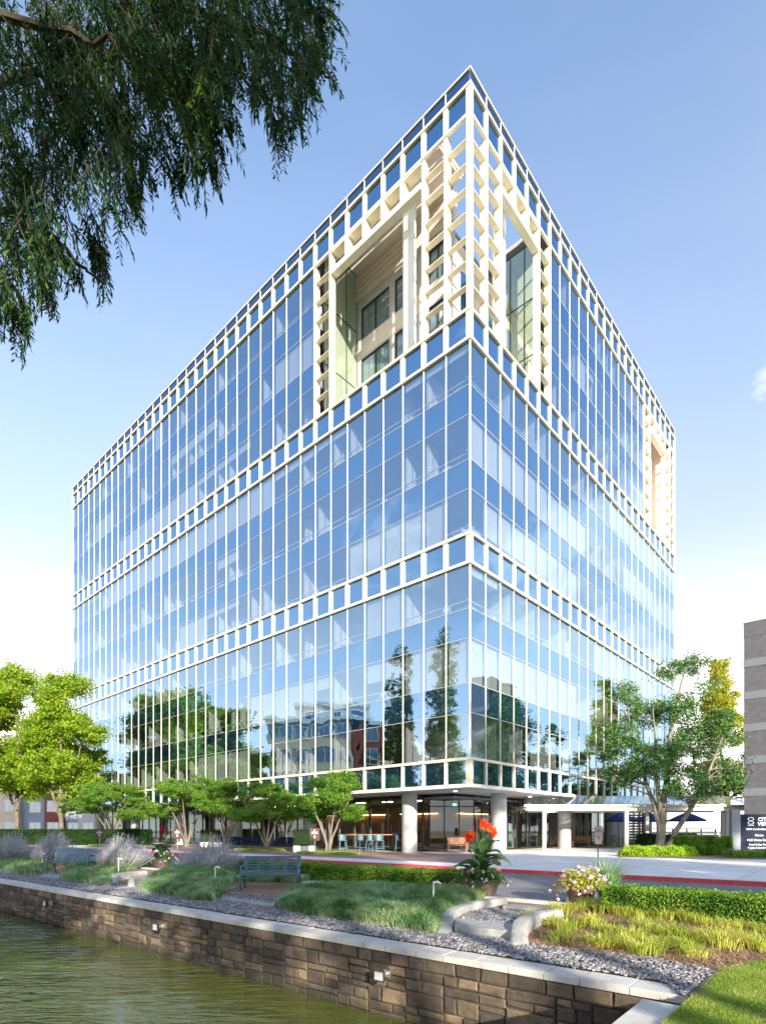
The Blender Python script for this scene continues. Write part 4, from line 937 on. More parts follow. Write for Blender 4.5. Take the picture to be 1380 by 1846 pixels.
# ================================================================== UMBRELLAS
def umbrella():
    o = thing('patio_umbrella', 'x', 'umbrella', group='navy patio umbrellas'); MB().tube([(0, 0, 0), (0, 0, 2.7)], .03, 8).build('pole', M['alu'], o)
    mb = MB(); n = 8; R_ = 1.35
    for k in range(n):
        a0, a1 = 2 * math.pi * k / n, 2 * math.pi * (k + 1) / n; p0, p1 = (R_ * math.cos(a0), R_ * math.sin(a0)), (R_ * math.cos(a1), R_ * math.sin(a1))
        mb.quad((p0[0], p0[1], 2.12), (p1[0], p1[1], 2.12), (p1[0] * .5, p1[1] * .5, 2.46), (p0[0] * .5, p0[1] * .5, 2.46)); mb.quad((p0[0] * .5, p0[1] * .5, 2.46), (p1[0] * .5, p1[1] * .5, 2.46), (0, 0, 2.75))
        mb.quad((p0[0], p0[1], 2.0), (p1[0], p1[1], 2.0), (p1[0], p1[1], 2.12), (p0[0], p0[1], 2.12))
    mb.build('canopy', M['navy'], o)
    rb = MB(); [rb.tube([(0, 0, 2.68), (R_ * .97 * math.cos(2 * math.pi * k / n), R_ * .97 * math.sin(2 * math.pi * k / n), 2.10)], .012, 5) for k in range(n)]; rb.build('ribs', M['dark'], o)
    MB().lathe([(.02, 0), (.03, .04), (.01, .12)], (0, 0, 2.74), 8).build('finial', M['dark'], o); MB().lathe([(.3, 0), (.3, .05), (.05, .08)], seg=16).build('base', M['dark'], o); return o
um = umbrella(); um['label'] = 'navy patio umbrella nearest the office wall, left of the canopy post'; um.location = at(1118, 45)
dup(um, at(1172, 47), .3, 'navy patio umbrella in the middle, in front of the timber screen')
dup(um, at(1237, 44), .1, 'navy patio umbrella right of the big tree trunk')

# ================================================================== BENCHES
def metal_bench():
    o = thing('park_bench', 'x', 'bench', group='blue grey metal benches'); Wb = 1.5
    sb = MB()
    for k in range(7): y = -.24 + k * .075; sb.box((-Wb / 2 + .03, y, .43 - .004 * abs(k - 2)), (Wb / 2 - .03, y + .05, .445 - .004 * abs(k - 2)))
    sb.build('seat', M['bench'], o)
    bb = MB(); top = Vector((0, .44, .88)); bot = Vector((0, .27, .46)); d = (top - bot)
    for s in (0, 1): q = bot + d * (s * .96 + .02); bb.bar((-Wb / 2 + .03, q.y, q.z), (Wb / 2 - .03, q.y, q.z), .022, .05, up=(0, d.y, d.z))
    for k in range(1, 6): q = bot + d * (k / 6.0); bb.bar((-Wb / 2 + .05, q.y, q.z), (Wb / 2 - .05, q.y, q.z), .012, .032, up=(0, d.y, d.z))
    for x in (-Wb / 2 + .05, -.36, 0, .36, Wb / 2 - .05): a, b = bot + d * .02, bot + d * .97; bb.bar((x, a.y + .006, a.z), (x, b.y + .006, b.z), .05, .02, up=(0, 1, 0))
    bb.tube([(-Wb / 2 + .01, top.y + .012, top.z + .01), (Wb / 2 - .01, top.y + .012, top.z + .01)], .022, 8)
    bb.build('backrest', M['bench'], o)
    for s in (-1, 1):
        x = s * Wb / 2
        f_ = MB().tube([(x, -.25, 0), (x, -.25, .32), (x, -.27, .5), (x, -.24, .60), (x, -.15, .655), (x, 0, .67), (x, .18, .64), (x, .30, .56)], .025, 8); f_.build('armrest', M['bench'], o, smooth=True)
        MB().tube([(x, .42, 0), (x, .30, .2), (x, .25, .44)], .025, 8).tube([(x, .25, .44), (x, .34, .66), (x, .45, .90)], .024, 8).build('rear_leg', M['bench'], o, smooth=True)
        MB().tube([(x, -.25, .42), (x, 0, .41), (x, .26, .43)], .022, 8).build('side_rail', M['bench'], o, smooth=True)
        MB().lathe([(.045, 0), (.04, .015)], (x, -.25, 0), 10).lathe([(.045, 0), (.04, .015)], (x, .42, 0), 10).build('foot', M['bench'], o)
    MB().bar((-Wb / 2, -.1, .40), (Wb / 2, -.1, .40), .03, .03).bar((-Wb / 2, .15, .40), (Wb / 2, .15, .40), .03, .03).build('seat_support', M['bench'], o)
    return o
b1 = metal_bench(); b1['label'] = 'nearer blue grey slatted metal bench with curved arms on the garden edge'
b1.location = S(uv(at(488, 15.3))[0], uv(at(488, 15.3))[1], -.245); b1.rotation_euler = (0, 0, math.radians(4))
dup(b1, Vector((at(128, 21.2).x, 21.2, -.235)), math.radians(2), 'farther blue grey metal bench between the lavender clumps at left')

# garden furniture on the plaza -----------------------------------------------------
def stool():
    o = thing('bar_stool', 'x', 'stool', group='blue grey bar stools by the tall table'); 
    MB().box((-.22, -.22, .70), (.22, .2, .74)).build('seat', M['bluechair'], o, bevel=.03)
    mb = MB()
    for i in range(7):
        a0 = math.pi * (i / 7.0); a1 = math.pi * ((i + 1) / 7.0); p = lambda a, r: (r * math.cos(a), .0 + r * math.sin(a))
        h0, h1 = .98 + .10 * math.sin(a0), .98 + .10 * math.sin(a1)
        mb.quad((*p(a0, .24), .74), (*p(a1, .24), .74), (*p(a1, .26), h1), (*p(a0, .26), h0)); mb.quad((*p(a1, .22), .74), (*p(a0, .22), .74), (*p(a0, .24), h0), (*p(a1, .24), h1)); mb.quad((*p(a0, .26), h0), (*p(a1, .26), h1), (*p(a1, .24), h1), (*p(a0, .24), h0))
    mb.build('backrest', M['bluechair'], o)
    for sx_ in (-1, 1):
        for sy_ in (-1, 1): MB().tube([(sx_ * .18, sy_ * .18, .7), (sx_ * .25, sy_ * .25, 0)], .018, 6).build('leg', M['bluechair'], o)
    MB().bar((-.23, -.23, .25), (.23, -.23, .25), .02, .02).bar((-.23, .23, .25), (.23, .23, .25), .02, .02).bar((-.23, -.23, .25), (-.23, .23, .25), .02, .02).bar((.23, -.23, .25), (.23, .23, .25), .02, .02).build('foot_rest', M['bluechair'], o)
    return o
st = stool(); sd_ = [(617, 34.6, .3, 'leftmost blue grey bar stool at the tall table, half behind the tree trunk'), (650, 35.4, 2.2, 'blue grey bar stool at the tall table, second from the left'), (668, 34.6, 1.2, 'blue grey bar stool turned sideways near the middle of the tall table'), (684, 34.4, .2, 'blue grey bar stool near the right end of the tall table'), (719, 35.2, 1.57, 'backless looking bar stool beside the round concrete column')]
for i, (px, D, rz, lb) in enumerate(sd_):
    if i == 0: st.location = at(px, D, .004); st.rotation_euler = (0, 0, rz); st['label'] = lb
    else: dup(st, at(px, D, .004), rz, lb)
tb = thing('bar_table', 'long dark tall table with panel legs beside the bar stools', 'table', at(666, 36.2, .004), math.radians(138) - math.pi / 2 * 0 + math.radians(0))
tb.rotation_euler = (0, 0, 0)
MB().box((-1.8, -.35, 1.02), (1.8, .35, 1.09)).build('table_top', M['woodlight'], tb, bevel=.01)
for x in (-1.5, .3, 1.5): MB().box((x - .05, -.3, 0), (x + .05, .3, 1.02)).build('leg', M['dark'], tb)
MB().bar((-1.5, 0, .3), (1.5, 0, .3), .04, .04).build('rail', M['dark'], tb)
def sofa(Wd=2.6):
    o = thing('outdoor_sofa', 'x', 'sofa', group='navy outdoor sofas')
    fr = MB()
    for x in (-Wd / 2, 0, Wd / 2):
        fr.bar((x, -.38, 0), (x, -.38, .55), .04, .04).bar((x, .38, 0), (x, .38, .72), .04, .04).bar((x, -.38, .55), (x, .38, .55), .04, .04)
    fr.bar((-Wd / 2, -.38, .25), (Wd / 2, -.38, .25), .04, .05).bar((-Wd / 2, .38, .25), (Wd / 2, .38, .25), .04, .05).bar((-Wd / 2, .38, .72), (Wd / 2, .38, .72), .04, .04); fr.build('frame', M['dark'], o)
    n = 3
    for k in range(n):
        a, b = -Wd / 2 + Wd * k / n + .02, -Wd / 2 + Wd * (k + 1) / n - .02
        MB().box((a, -.36, .28), (b, .30, .43)).build('seat_cushion', M['navysofa'], o, bevel=.04); MB().box((a, .20, .44), (b, .36, .84)).build('back_cushion', M['navysofa'], o, bevel=.05)
    return o
sf = sofa(); sf.location = at(505, 40, .004); sf.rotation_euler = (0, 0, math.radians(6)); sf['label'] = 'navy outdoor sofa nearest the green planter box'
dup(sf, at(444, 42.5, .004), math.radians(6), 'navy outdoor sofa farther left between the small tree trunks')
def planter_box(label, p, L_, rz=0):
    o = thing('hedge_planter', label, 'planter', p, rz, 'planter boxes with clipped hedges')
    MB().box((-L_ / 2, -.25, .02), (L_ / 2, .25, .40)).build('trough', M['white'], o, bevel=.015); MB().box((-L_ / 2 + .06, -.2, .40), (L_ / 2 - .06, .2, 1.30)).build('hedge_body', M['hedgecore'], o)
    n = 2600; P = np.column_stack([RNG.uniform(-L_ / 2, L_ / 2, n), RNG.choice([-.24, .24], n), RNG.uniform(.38, 1.36, n)]); T = n // 3
    P[:T, 2] = 1.36; P[:T, 1] = RNG.uniform(-.24, .24, T); T2 = n // 3 + n // 6; P[T:T2, 0] = RNG.choice([-L_ / 2, L_ / 2], T2 - T); P[T:T2, 1] = RNG.uniform(-.24, .24, T2 - T)
    P += RNG.normal(0, .012, P.shape); polys('hedge_foliage', leaves(P, .06, .6), M['lf_darkhedge'], o); return o
planter_box('white planter box with tall clipped green hedge beside the nearest post sign', at(549, 34.5, .004), 1.3)
planter_box('green clipped hedge planter farther left behind the leaning tree trunks', at(382, 44, .004), 1.7)
def wood_bench(label, p, rz, m):
    o = thing('wooden_bench', label, 'bench', p, rz, 'slatted wooden benches'); s_ = MB(); b_ = MB()
    for k in range(5): s_.box((-.62, -.22 + k * .09, .40), (.62, -.15 + k * .09, .43))
    for k in range(5): b_.box((-.62, .26 + k * .012, .48 + k * .085), (.62, .285 + k * .012, .55 + k * .085))
    s_.build('seat', m, o); b_.build('backrest', m, o)
    for x in (-.58, .58): MB().bar((x, -.2, 0), (x, -.2, .62), .05, .05).build('leg', m, o); MB().bar((x, .27, 0), (x, .33, .88), .05, .05).build('leg', m, o); MB().bar((x, -.24, .62), (x, .30, .62), .05, .04).build('armrest', m, o)
    return o
wood_bench('reddish slatted wooden bench in front of the lobby glass between the two columns', at(825, 35.6, 0), math.radians(3), M['woodlight'])
wood_bench('wooden bench under the canopy by the far office glass', at(1047, 43.5, 0), math.radians(-30), M['woodlight'])
def patio_chair():
    o = thing('patio_chair', 'x', 'chair', group='dark patio chairs under the umbrellas'); MB().box((-.24, -.24, .42), (.24, .22, .45)).build('seat', M['dark'], o, bevel=.01)
    b_ = MB(); [b_.bar((x, .24, .46), (x, .30, .86), .03, .02) for x in (-.2, -.1, 0, .1, .2)]; b_.bar((-.24, .31, .87), (.24, .31, .87), .03, .04); b_.build('backrest', M['dark'], o)
    for x in (-.22, .22):
        for y in (-.22, .22): MB().bar((x, y, 0), (x, y, .42), .03, .03).build('leg', M['dark'], o)
        MB().bar((x, -.22, .64), (x, .27, .64), .035, .03).bar((x, -.22, .42), (x, -.22, .64), .03, .03).build('armrest', M['dark'], o)
    return o
pc = patio_chair(); pc.location = at(1108, 44, .02); pc.rotation_euler = (0, 0, 2.3); pc['label'] = 'dark patio chair just left of the umbrella pole near the office'
dup(pc, at(1128, 46, .02), -2.0, 'dark patio chair right of the umbrella pole near the office'); dup(pc, at(1156, 45, .02), .4, 'dark patio chair beneath the middle umbrella')
dt = thing('patio_table', 'small round dark table under the left patio umbrella', 'table', at(1121, 44.6, .02)); MB().lathe([(.42, 0), (.42, .03)], (0, 0, .70), 20).build('table_top', M['dark'], dt); MB().tube([(0, 0, 0), (0, 0, .7)], .03, 8).build('leg', M['dark'], dt)
# timber slat screen and far slat fence
sc = thing('slat_screen', 'tall brown timber slat screen behind the patio umbrellas', 'screen', at(1146, 49.5))
for x in (-.9, .9): MB().box((x - .06, -.06, 0), (x + .06, .06, 3.1)).build('post', M['woodlight'], sc)
mb = MB(); [mb.box((-.95, -.10, .15 + k * .24), (.95, -.06, .30 + k * .24)) for k in range(12)]; mb.build('slats', M['woodlight'], sc)
fn = thing('slat_fence', 'long low grey slat fence beyond the patio at right', 'fence', at(1160, 56))
for k in range(9): MB().box((k * 1.4 - .05, -.05, 0), (k * 1.4 + .05, .05, 1.5)).build('post', M['brown'], fn)
mb = MB(); [mb.box((-.1, -.08, .2 + k * .26), (11.6, -.05, .36 + k * .26)) for k in range(4)]; mb.build('slats', M['greystone'], fn); MB().box((-.1, -.1, 1.42), (11.6, .1, 1.5)).build('top_rail', M['brown'], fn)
cl = thing('round_pier', 'wide round concrete pier beside the timber screen', 'pier', at(1111, 49)); MB().lathe([(.95, 0), (.95, 3.4)], seg=32).build('shaft', M['concrete'], cl, smooth=True)

# ================================================================== PATH AND WALL LIGHTS
def path_light():
    o = thing('path_light', 'x', 'path light', group='white path lights along the gravel'); MB().tube([(0, 0, -.05), (0, 0, .54), (.008, -.004, .58)], .018, 8).build('stem', M['white'], o, smooth=True)
    MB().tube([(-.01, 0, .58), (.08, -.02, .60), (.14, -.035, .56)], [.022, .026, .016], 10).build('hood', M['white'], o, smooth=True); return o
pl = path_light(); ds = [(781, 1645, 'white path light nearest the curved cheek wall of the steps'), (388, 1602, 'white path light left of the nearer bench alcove'), (214, 1578, 'white path light standing in the dark grass left of the canna pot'), (77, 1564, 'white path light just left of the farther bench'), (1, 1555, 'white path light cut by the left edge of the picture')]
for i, (px, py, lb) in enumerate(ds):
    p = G(px, py, -.22)
    if i == 0: pl.location = p; pl['label'] = lb
    else: dup(pl, p, 0, lb)
def wall_flood():
    o = thing('wall_floodlight', 'x', 'floodlight', group='floodlights on the pond wall')   # local +y = outwards from the wall
    MB().box((-.05, -.01, -.05), (.05, .03, .05)).build('mounting_plate', M['alu'], o); MB().tube([(0, .03, 0), (0, .13, 0)], .022, 8).lathe([(.03, -.03), (.035, 0), (.03, .03)], (0, .10, 0), 12).build('bracket', M['alu'], o)
    h = MB(); h.v = [(-.05, .12, -.06), (.05, .12, -.06), (.05, .12, .06), (-.05, .12, .06), (-.105, .20, -.085), (.105, .20, -.085), (.105, .20, .085), (-.105, .20, .085)]; h.f = [(0,1,2,3),(4,7,6,5),(0,4,5,1),(1,5,6,2),(2,6,7,3),(3,7,4,0)]
    hd = h.build('lamp_head', M['dark'], o, bevel=.008); MB().box((-.075, .201, -.058), (.075, .207, .058)).build('lens', M['lens'], hd); return o
wf = wall_flood(); rzw = math.atan2(NV.y, NV.x) - math.pi / 2
for i, (px, lb, z) in enumerate(((700, 'floodlight on the pond wall nearest the camera', -.68), (297, 'floodlight on the pond wall below the curved cheek wall', -.66), (96, 'floodlight on the far end of the pond wall', -.66))):
    # intersect the view ray with the wall plane v = WV
    d = Vector(((px - CX) / F, 1.0)); t = (WV + K0.dot(NV)) / d.dot(NV); p = (d.x * t + NV.x * .02, t + NV.y * .02, z)
    if i == 0: wf.location = p; wf.rotation_euler = (0, 0, rzw); wf['label'] = lb
    else: dup(wf, p, rzw, lb)
# ================================================================== TREES AND PLANTS
def blob_points(blobs, n):                   # blobs: (cx,cy,cz,rx,ry,rz,weight)
    wts = np.array([b[6] if len(b) > 6 else b[3] * b[4] * b[5] for b in blobs], float); wts /= wts.sum(); idx = RNG.choice(len(blobs), n, p=wts)
    Bq = np.array([b[:6] for b in blobs]); d = rnd_dir(n); r = RNG.uniform(.18, 1, (n, 1)) ** .5
    return Bq[idx, :3] + d * r * Bq[idx, 3:6]
def add_branch(mb, p, q, r0, r1, sag=.0, wob=.12, n=5, seg=6):
    p = Vector(p); q = Vector(q); L = (q - p).length; pts = []
    o1 = Vector((random.gauss(0, 1), random.gauss(0, 1), random.gauss(0, .5))) * wob * L * .5
    for i in range(n + 1):
        t = i / n; pts.append(p.lerp(q, t) + o1 * math.sin(math.pi * t) + Vector((0, 0, sag * L * math.sin(math.pi * t))))
    mb.tube(pts, [r0 + (r1 - r0) * i / n for i in range(n + 1)], seg, cap=False); return pts
def tree(name, label, base, stems, blobs, ncl, per, lsize, crad, leafm, barkm, group=None, limbs=26, flat=.6, asp=.55, droop=.1, up=.4, cat='tree', twig=.02):
    o = thing(name, label, cat, base, 0, group); tb = MB(); tips = []
    for st in stems:                          # st: list of ((x,y,z), r)
        pts = [Vector(s[0]) for s in st]; rr = [s[1] for s in st]; P2, R2 = [], []
        for i in range(len(pts) - 1):
            for j in range(3):
                t = j / 3; P2.append(pts[i].lerp(pts[i + 1], t) + Vector((random.gauss(0, .3), random.gauss(0, .3), 0)) * rr[i] * (0 if i + j == 0 else 1)); R2.append(rr[i] + (rr[i + 1] - rr[i]) * t)
        P2.append(pts[-1]); R2.append(rr[-1]); tb.tube(P2, R2, 10, cap=False); tips += [(p, r) for p, r in zip(P2[len(P2) // 3:], R2[len(P2) // 3:])]
    cen = blob_points(blobs, ncl)
    for k in range(min(limbs, ncl)):          # limbs run from the stems to leaf clusters
        q = Vector(cen[k]); below = [t for t in tips if t[0].z < q.z + .3] or tips
        t = min(below, key=lambda t: (t[0] - q).length + random.uniform(0, .8)); bp = add_branch(tb, t[0], q, max(.012, t[1] * .5), twig * .5, sag=.05)
        for _ in range(2):
            j = random.randrange(2, 5); q2 = Vector(cen[RNG.integers(0, ncl)]); 
            near = sorted(range(min(ncl, 400)), key=lambda i: (Vector(cen[i]) - bp[j]).length)[1 + random.randrange(4)]; add_branch(tb, bp[j], cen[near], max(.008, t[1] * .22), twig * .35, n=3, seg=5)
    tb.build('trunk', barkm, o, smooth=True)
    rad = crad * RNG.uniform(.5, 1.3, (ncl, 1)); cnt = RNG.integers(int(per * .5), int(per * 1.5), ncl); idx = np.repeat(np.arange(ncl), cnt)
    off = RNG.normal(0, .5, (len(idx), 3)) * rad[idx]; off[:, 2] *= flat
    polys('crown', leaves(cen[idx] + off, lsize, asp, up=up, droop=droop), leafm, o); return o

# small multi-stemmed maples along the plaza
def maple(label, px, D, width, height, seed, ncl=150, leaf=.10, group='small spreading trees along the plaza'):
    random.seed(seed); R_ = width * .61; b0 = height * .36; stems = []; ns = 5
    for k in range(ns):
        a = 2 * math.pi * k / ns + random.uniform(-.4, .4); q = R_ * random.uniform(.25, .5)
        stems.append([((.05 * math.cos(a), .05 * math.sin(a), -.05), .085), ((.12 * math.cos(a), .12 * math.sin(a), .5), .07), ((q * .55 * math.cos(a), q * .55 * math.sin(a), b0), .05), ((q * 1.2 * math.cos(a), q * 1.2 * math.sin(a), height * .66), .028)])
    blobs = []
    for k in range(9):
        a = 2 * math.pi * k / 9 + random.uniform(-.3, .3); rr = R_ * random.uniform(.45, .68); zz = height * random.uniform(.44, .74)
        blobs.append((rr * math.cos(a), rr * math.sin(a), zz, R_ * .36, R_ * .36, height * .09))
    for k in range(4): a = random.uniform(0, 6.28); blobs.append((R_ * .25 * math.cos(a), R_ * .25 * math.sin(a), height * random.uniform(.76, .88), R_ * .36, R_ * .36, height * .10))
    return tree('maple_tree', label, at(px, D), stems, blobs, int(ncl * 1.7), 120, leaf * 1.15, .38, M['lf_maple'], M['palebark'], group, limbs=34, flat=.45, up=.9)
maple('small spreading green tree nearest the concrete column, beside the brown post sign', 592, 33.5, 4.5, 5.0, 11, 185)
maple('small spreading green tree in front of the navy sofas', 480, 38, 4.6, 4.9, 12, 160)
maple('small green tree with leaning trunks beside the farther hedge planter', 408, 41, 4.6, 5.2, 13, 160)
maple('broad dark green small tree, second from the left along the plaza', 337, 45.5, 6.4, 6.0, 14, 210, .11)
maple('leftmost small spreading tree, low with dark branches, at the end of the plaza', 205, 52, 8.2, 5.9, 15, 230, .12)
random.seed(5)
# tall sunlit trees at the left
def broad(label, base, h, r, seed, leafm, group, ncl=520, per=85, lsize=.26, trunk=.24, low=.22, crad=.8):
    random.seed(seed); blobs = []; c0 = h * low
    for k in range(16):
        t = random.uniform(0, 1); z = c0 + (h - c0) * (.12 + .80 * t); rr = r * (1.0 - .72 * max(0, t - .25) ** 1.1) ; a = random.uniform(0, 6.28); q = rr * random.uniform(.2, .68)
        blobs.append((q * math.cos(a), q * math.sin(a), z, rr * .42, rr * .42, h * .085))
    blobs.append((0, 0, h * .93, r * .25, r * .25, h * .07))
    stems = [[((0, 0, -.1), trunk), ((.05, 0, h * .2), trunk * .8), ((.1, .1, h * .5), trunk * .5), ((0, 0, h * .85), trunk * .15)], [((.03, 0, h * .16), trunk * .6), ((-r * .3, .2, h * .45), trunk * .3), ((-r * .4, .1, h * .7), .05)], [((.03, 0, h * .2), trunk * .6), ((r * .3, -.2, h * .45), trunk * .3), ((r * .45, -.3, h * .65), .05)]]
    return tree('broadleaf_tree', label, base, stems, blobs, ncl, per, lsize, crad, leafm, M['bark'], group, limbs=60, flat=.55, up=.5)
gl_ = 'tall sunlit trees at the left'
broad('tall sunlit yellow green tree right of the pair, its trunk beside the lavender', at(108, 53), 15.8, 5.3, 31, M['lf_lime'], gl_, 620, 90)
broad('tall sunlit yellow green tree at the left edge of the picture', at(30, 56), 17.6, 5.8, 32, M['lf_lime'], gl_, 560, 90)
broad('green tree outside the left edge mirrored in the office glass', at(-120, 50), 16.5, 5.0, 33, M['lf_lime'], gl_, 420, 80, .3)
def mirror_L(px, D):
    v = at(px, D).xy; n = Vector((-.670, -.742)); d = (v - CRN.xy).dot(n); return (v.x - 2 * d * n.x, v.y - 2 * d * n.y, 0)
GM = 'trees mirrored in the office glass'
broad('broad green tree beyond the left edge, mirrored farthest left in the office glass', mirror_L(262, 72), 18.5, 6.0, 34, M['lf_lime'], GM, 420, 80, .32)
broad('tallest broad green tree mirrored in the left glass front', mirror_L(350, 74), 19.8, 6.2, 35, M['lf_lime'], GM, 460, 80, .32)
broad('round green tree mirrored just left of the cream apartments', mirror_L(432, 71), 16.0, 5.2, 36, M['lf_lime'], GM, 360, 80, .32)
# conical cypresses mirrored beside the corner
def cypress(label, base, h, r, seed):
    random.seed(seed); blobs = [(0, 0, h * (.1 + .88 * t), r * (1.05 - t) ** .8 * .8 + .15, r * (1.05 - t) ** .8 * .8 + .15, h * .05) for t in np.linspace(0, 1, 16)]
    return tree('cypress_tree', label, base, [[((0, 0, -.1), .35), ((0, 0, h * .5), .2), ((0, 0, h * .98), .03)]], blobs, 700, 60, .34, .55, M['lf_conifer'], M['bark'], 'tall cypresses mirrored in the office glass', limbs=70, flat=.8, asp=.3, droop=.5)
cypress('tall conical cypress mirrored nearest the office corner', (-30.2, 24.0, -.2), 24.8, 3.6, 41)
cypress('tall conical cypress mirrored left of the other one', (-32.4, 28.7, -.2), 24.2, 3.4, 42)
# big multi-stemmed tree on the right
random.seed(8)
bx, by = at(1187, 36.0).x, 36.0
blobs = []
for cxp, cyp, rp_, dy in ((1130, 1250, 26, 0), (1120, 1330, 38, -1), (1160, 1290, 34, 1), (1205, 1210, 22, 0), (1250, 1195, 26, .5), (1215, 1280, 40, 0), (1180, 1370, 48, -1.2), (1125, 1395, 36, .4), (1250, 1340, 46, .6), (1290, 1300, 32, -.6), (1320, 1330, 26, 0), (1300, 1400, 40, .6), (1235, 1415, 44, -1), (1100, 1360, 20, 0), (1345, 1370, 14, 0), (1270, 1240, 22, 0)):
    D_ = by + dy; blobs.append(((cxp - CX) / F * D_ - bx, dy, EYE + (HZ - cyp) / F * D_, rp_ / F * D_, max(.9, rp_ / F * D_ * .9), rp_ / F * D_ * .75))
L3 = lambda px, py, r, dy=0: (((px - CX) / F * by - bx, dy, EYE + (HZ - py) / F * by), r)
stems = [[L3(1186, 1537, .30), L3(1192, 1480, .24), L3(1200, 1420, .19), L3(1208, 1330, .12), L3(1222, 1250, .06), L3(1236, 1205, .03)], [L3(1188, 1500, .18), L3(1180, 1450, .15, .2), L3(1165, 1400, .10, .3), L3(1140, 1320, .06, .3), L3(1130, 1260, .03, .2)],
         [L3(1192, 1540, .20, -.2), L3(1212, 1500, .16, -.4), L3(1245, 1440, .13, -.6), L3(1270, 1390, .09, -.5), L3(1300, 1320, .05, -.3)], [L3(1190, 1470, .16, .1), L3(1178, 1410, .11, -.4), L3(1172, 1330, .06, -.6), L3(1168, 1280, .03, -.6)]]
tree('magnolia_tree', 'big loose green tree with pale forking trunk in front of the canopy at right', (bx, by, 0), stems, blobs, 780, 44, .18, .46, M['lf_magnolia'], M['palebark'], None, limbs=110, flat=.8, asp=.45, up=.2, twig=.03)
random.seed(9)
tree('yellow_tree', 'tall yellow leaved tree rising behind the big green tree beside the grey building', at(1308, 50), [[((0, 0, 0), .25), ((.1, 0, 4), .2), ((-.6, 0, 9), .1), ((-.7, 0, 15), .04)], [((.1, 0, 2.5), .16), ((-1.5, 0, 4.5), .1), ((-2.6, .5, 6), .06)]],
     [(-.5, 0, 15.0, .9, .9, 1.6, 1.4), (-.6, 0, 12.6, 1.6, 1.3, 1.6, 3), (-.2, 0, 10.2, 2.2, 1.6, 1.8, 3.4), (-1, 0, 6.5, 2.6, 2, 1.5, 2.6), (.5, 0, 5, 3, 2, 1.0, 2)], 300, 60, .26, .5, M['lf_yellow'], M['bark'], None, limbs=40)
# trees outside the right edge, mirrored in the right glass front
def mirror_R(px, D):                           # where a thing must stand to be mirrored at pixel px, virtual depth D
    v = at(px, D).xy; n = Vector((.742, -.670)); d = (v - CRN.xy).dot(n); return (v.x - 2 * d * n.x, v.y - 2 * d * n.y, 0)
for px, D, h, r, sd_, lb in ((925, 57, 13.5, 2.6, 51, 'slender green tree mirrored left in the right glass front'), (995, 60, 12.5, 3.0, 52, 'bushy green tree mirrored in the middle of the right glass front'), (870, 63, 8.5, 3.0, 53, 'low dark tree mirrored next to the office corner'), (1045, 64, 10, 3.0, 54, 'loose green tree mirrored right in the right glass front')):
    broad(lb, mirror_R(px, D), h, r, sd_, M['lf_magnolia'], 'trees mirrored in the right glass front', 190, 60, .24, .14, .15, .5)
# large trees behind the camera: their crowns cast the dappled shade over garden and plaza
for i, (x, y, h, r) in enumerate(((-1, -15, 23, 6.2), (10, -17, 24, 6.5), (21, -14, 24, 6.5), (-12, -19, 22, 5.5), (32, -10, 23, 6.5), (43, -7, 22, 6.5), (-4.5, -21, 24, 5))):
    broad('tall green tree on the lawn behind the viewer, %s' % ('straight behind', 'behind to the right', 'farther right', 'at the pond edge to the left', 'far right by the grey building', 'farthest right', 'behind the gap on the left')[i], (x, y, -.28), h, r, 60 + i, M['lf_maple'], 'shade trees on the lawn behind the viewer', 260, 60, .5, .3, (.20, .34)[i % 2], 1.1)

# ---------------------------------------------------------------- bald cypress overhanging the top left
random.seed(77); RNG2 = np.random.default_rng(5)
cyt = thing('bald_cypress', 'dark feathery conifer branches hanging into the top left of the picture', 'tree', (-5.2, -2.4, -.28))
def cpt(px, py, D): p = Vector(((px - CX) / F * D, D, EYE + (HZ - py) / F * D)); return p - Vector((-5.2, -2.4, -.28))
tb = MB(); tb.tube([(0, 0, -.2), (0, 0, .6), (.05, 0, 3), (.1, .1, 7), (.1, .2, 12), (0, .1, 17), (0, 0, 21)], [.75, .5, .38, .30, .2, .1, .03], 14, cap=False)
limb_paths = []
def limb(pts, r0, r1):
    P = [Vector(p) for p in pts]; out = []
    for i in range(len(P) - 1):
        for j in range(5): out.append(P[i].lerp(P[i + 1], j / 5) + Vector((random.gauss(0, .03), random.gauss(0, .03), random.gauss(0, .03))))
    out.append(P[-1]); n = len(out); tb.tube(out, [r0 + (r1 - r0) * i / (n - 1) for i in range(n)], 7, cap=False); return out
limbs_ = [[(.1, .1, 6.2), cpt(-350, 330, 4.6), cpt(60, 130, 5.4), cpt(170, 180, 5.7), cpt(250, 260, 5.9)],
          [(.1, .1, 7.0), cpt(-300, -60, 4.6), cpt(100, -60, 5.4), cpt(330, 10, 5.9), cpt(470, 70, 6.1), cpt(548, 95, 6.2), cpt(596, 140, 6.25)],
          [(.1, .1, 5.0), cpt(-350, 520, 4.6), cpt(-60, 350, 5.2), cpt(60, 400, 5.5), cpt(110, 440, 5.6), cpt(190, 510, 5.7)],
          [(.1, .1, 4.4), cpt(-350, 640, 4.8), cpt(-100, 470, 5.3), cpt(0, 500, 5.6), cpt(60, 560, 5.7)],
          [(.1, .1, 8.0), cpt(-260, -300, 4.8), cpt(100, -200, 5.6), cpt(350, -120, 6.2), cpt(520, -40, 6.5)],
          [(.1, .1, 6.6), cpt(-300, 150, 4.4), cpt(0, 20, 5.0), cpt(200, 90, 5.2), cpt(360, 180, 5.4)]]
for k, l in enumerate(limbs_): limb_paths.append(limb(l, .065, .010))
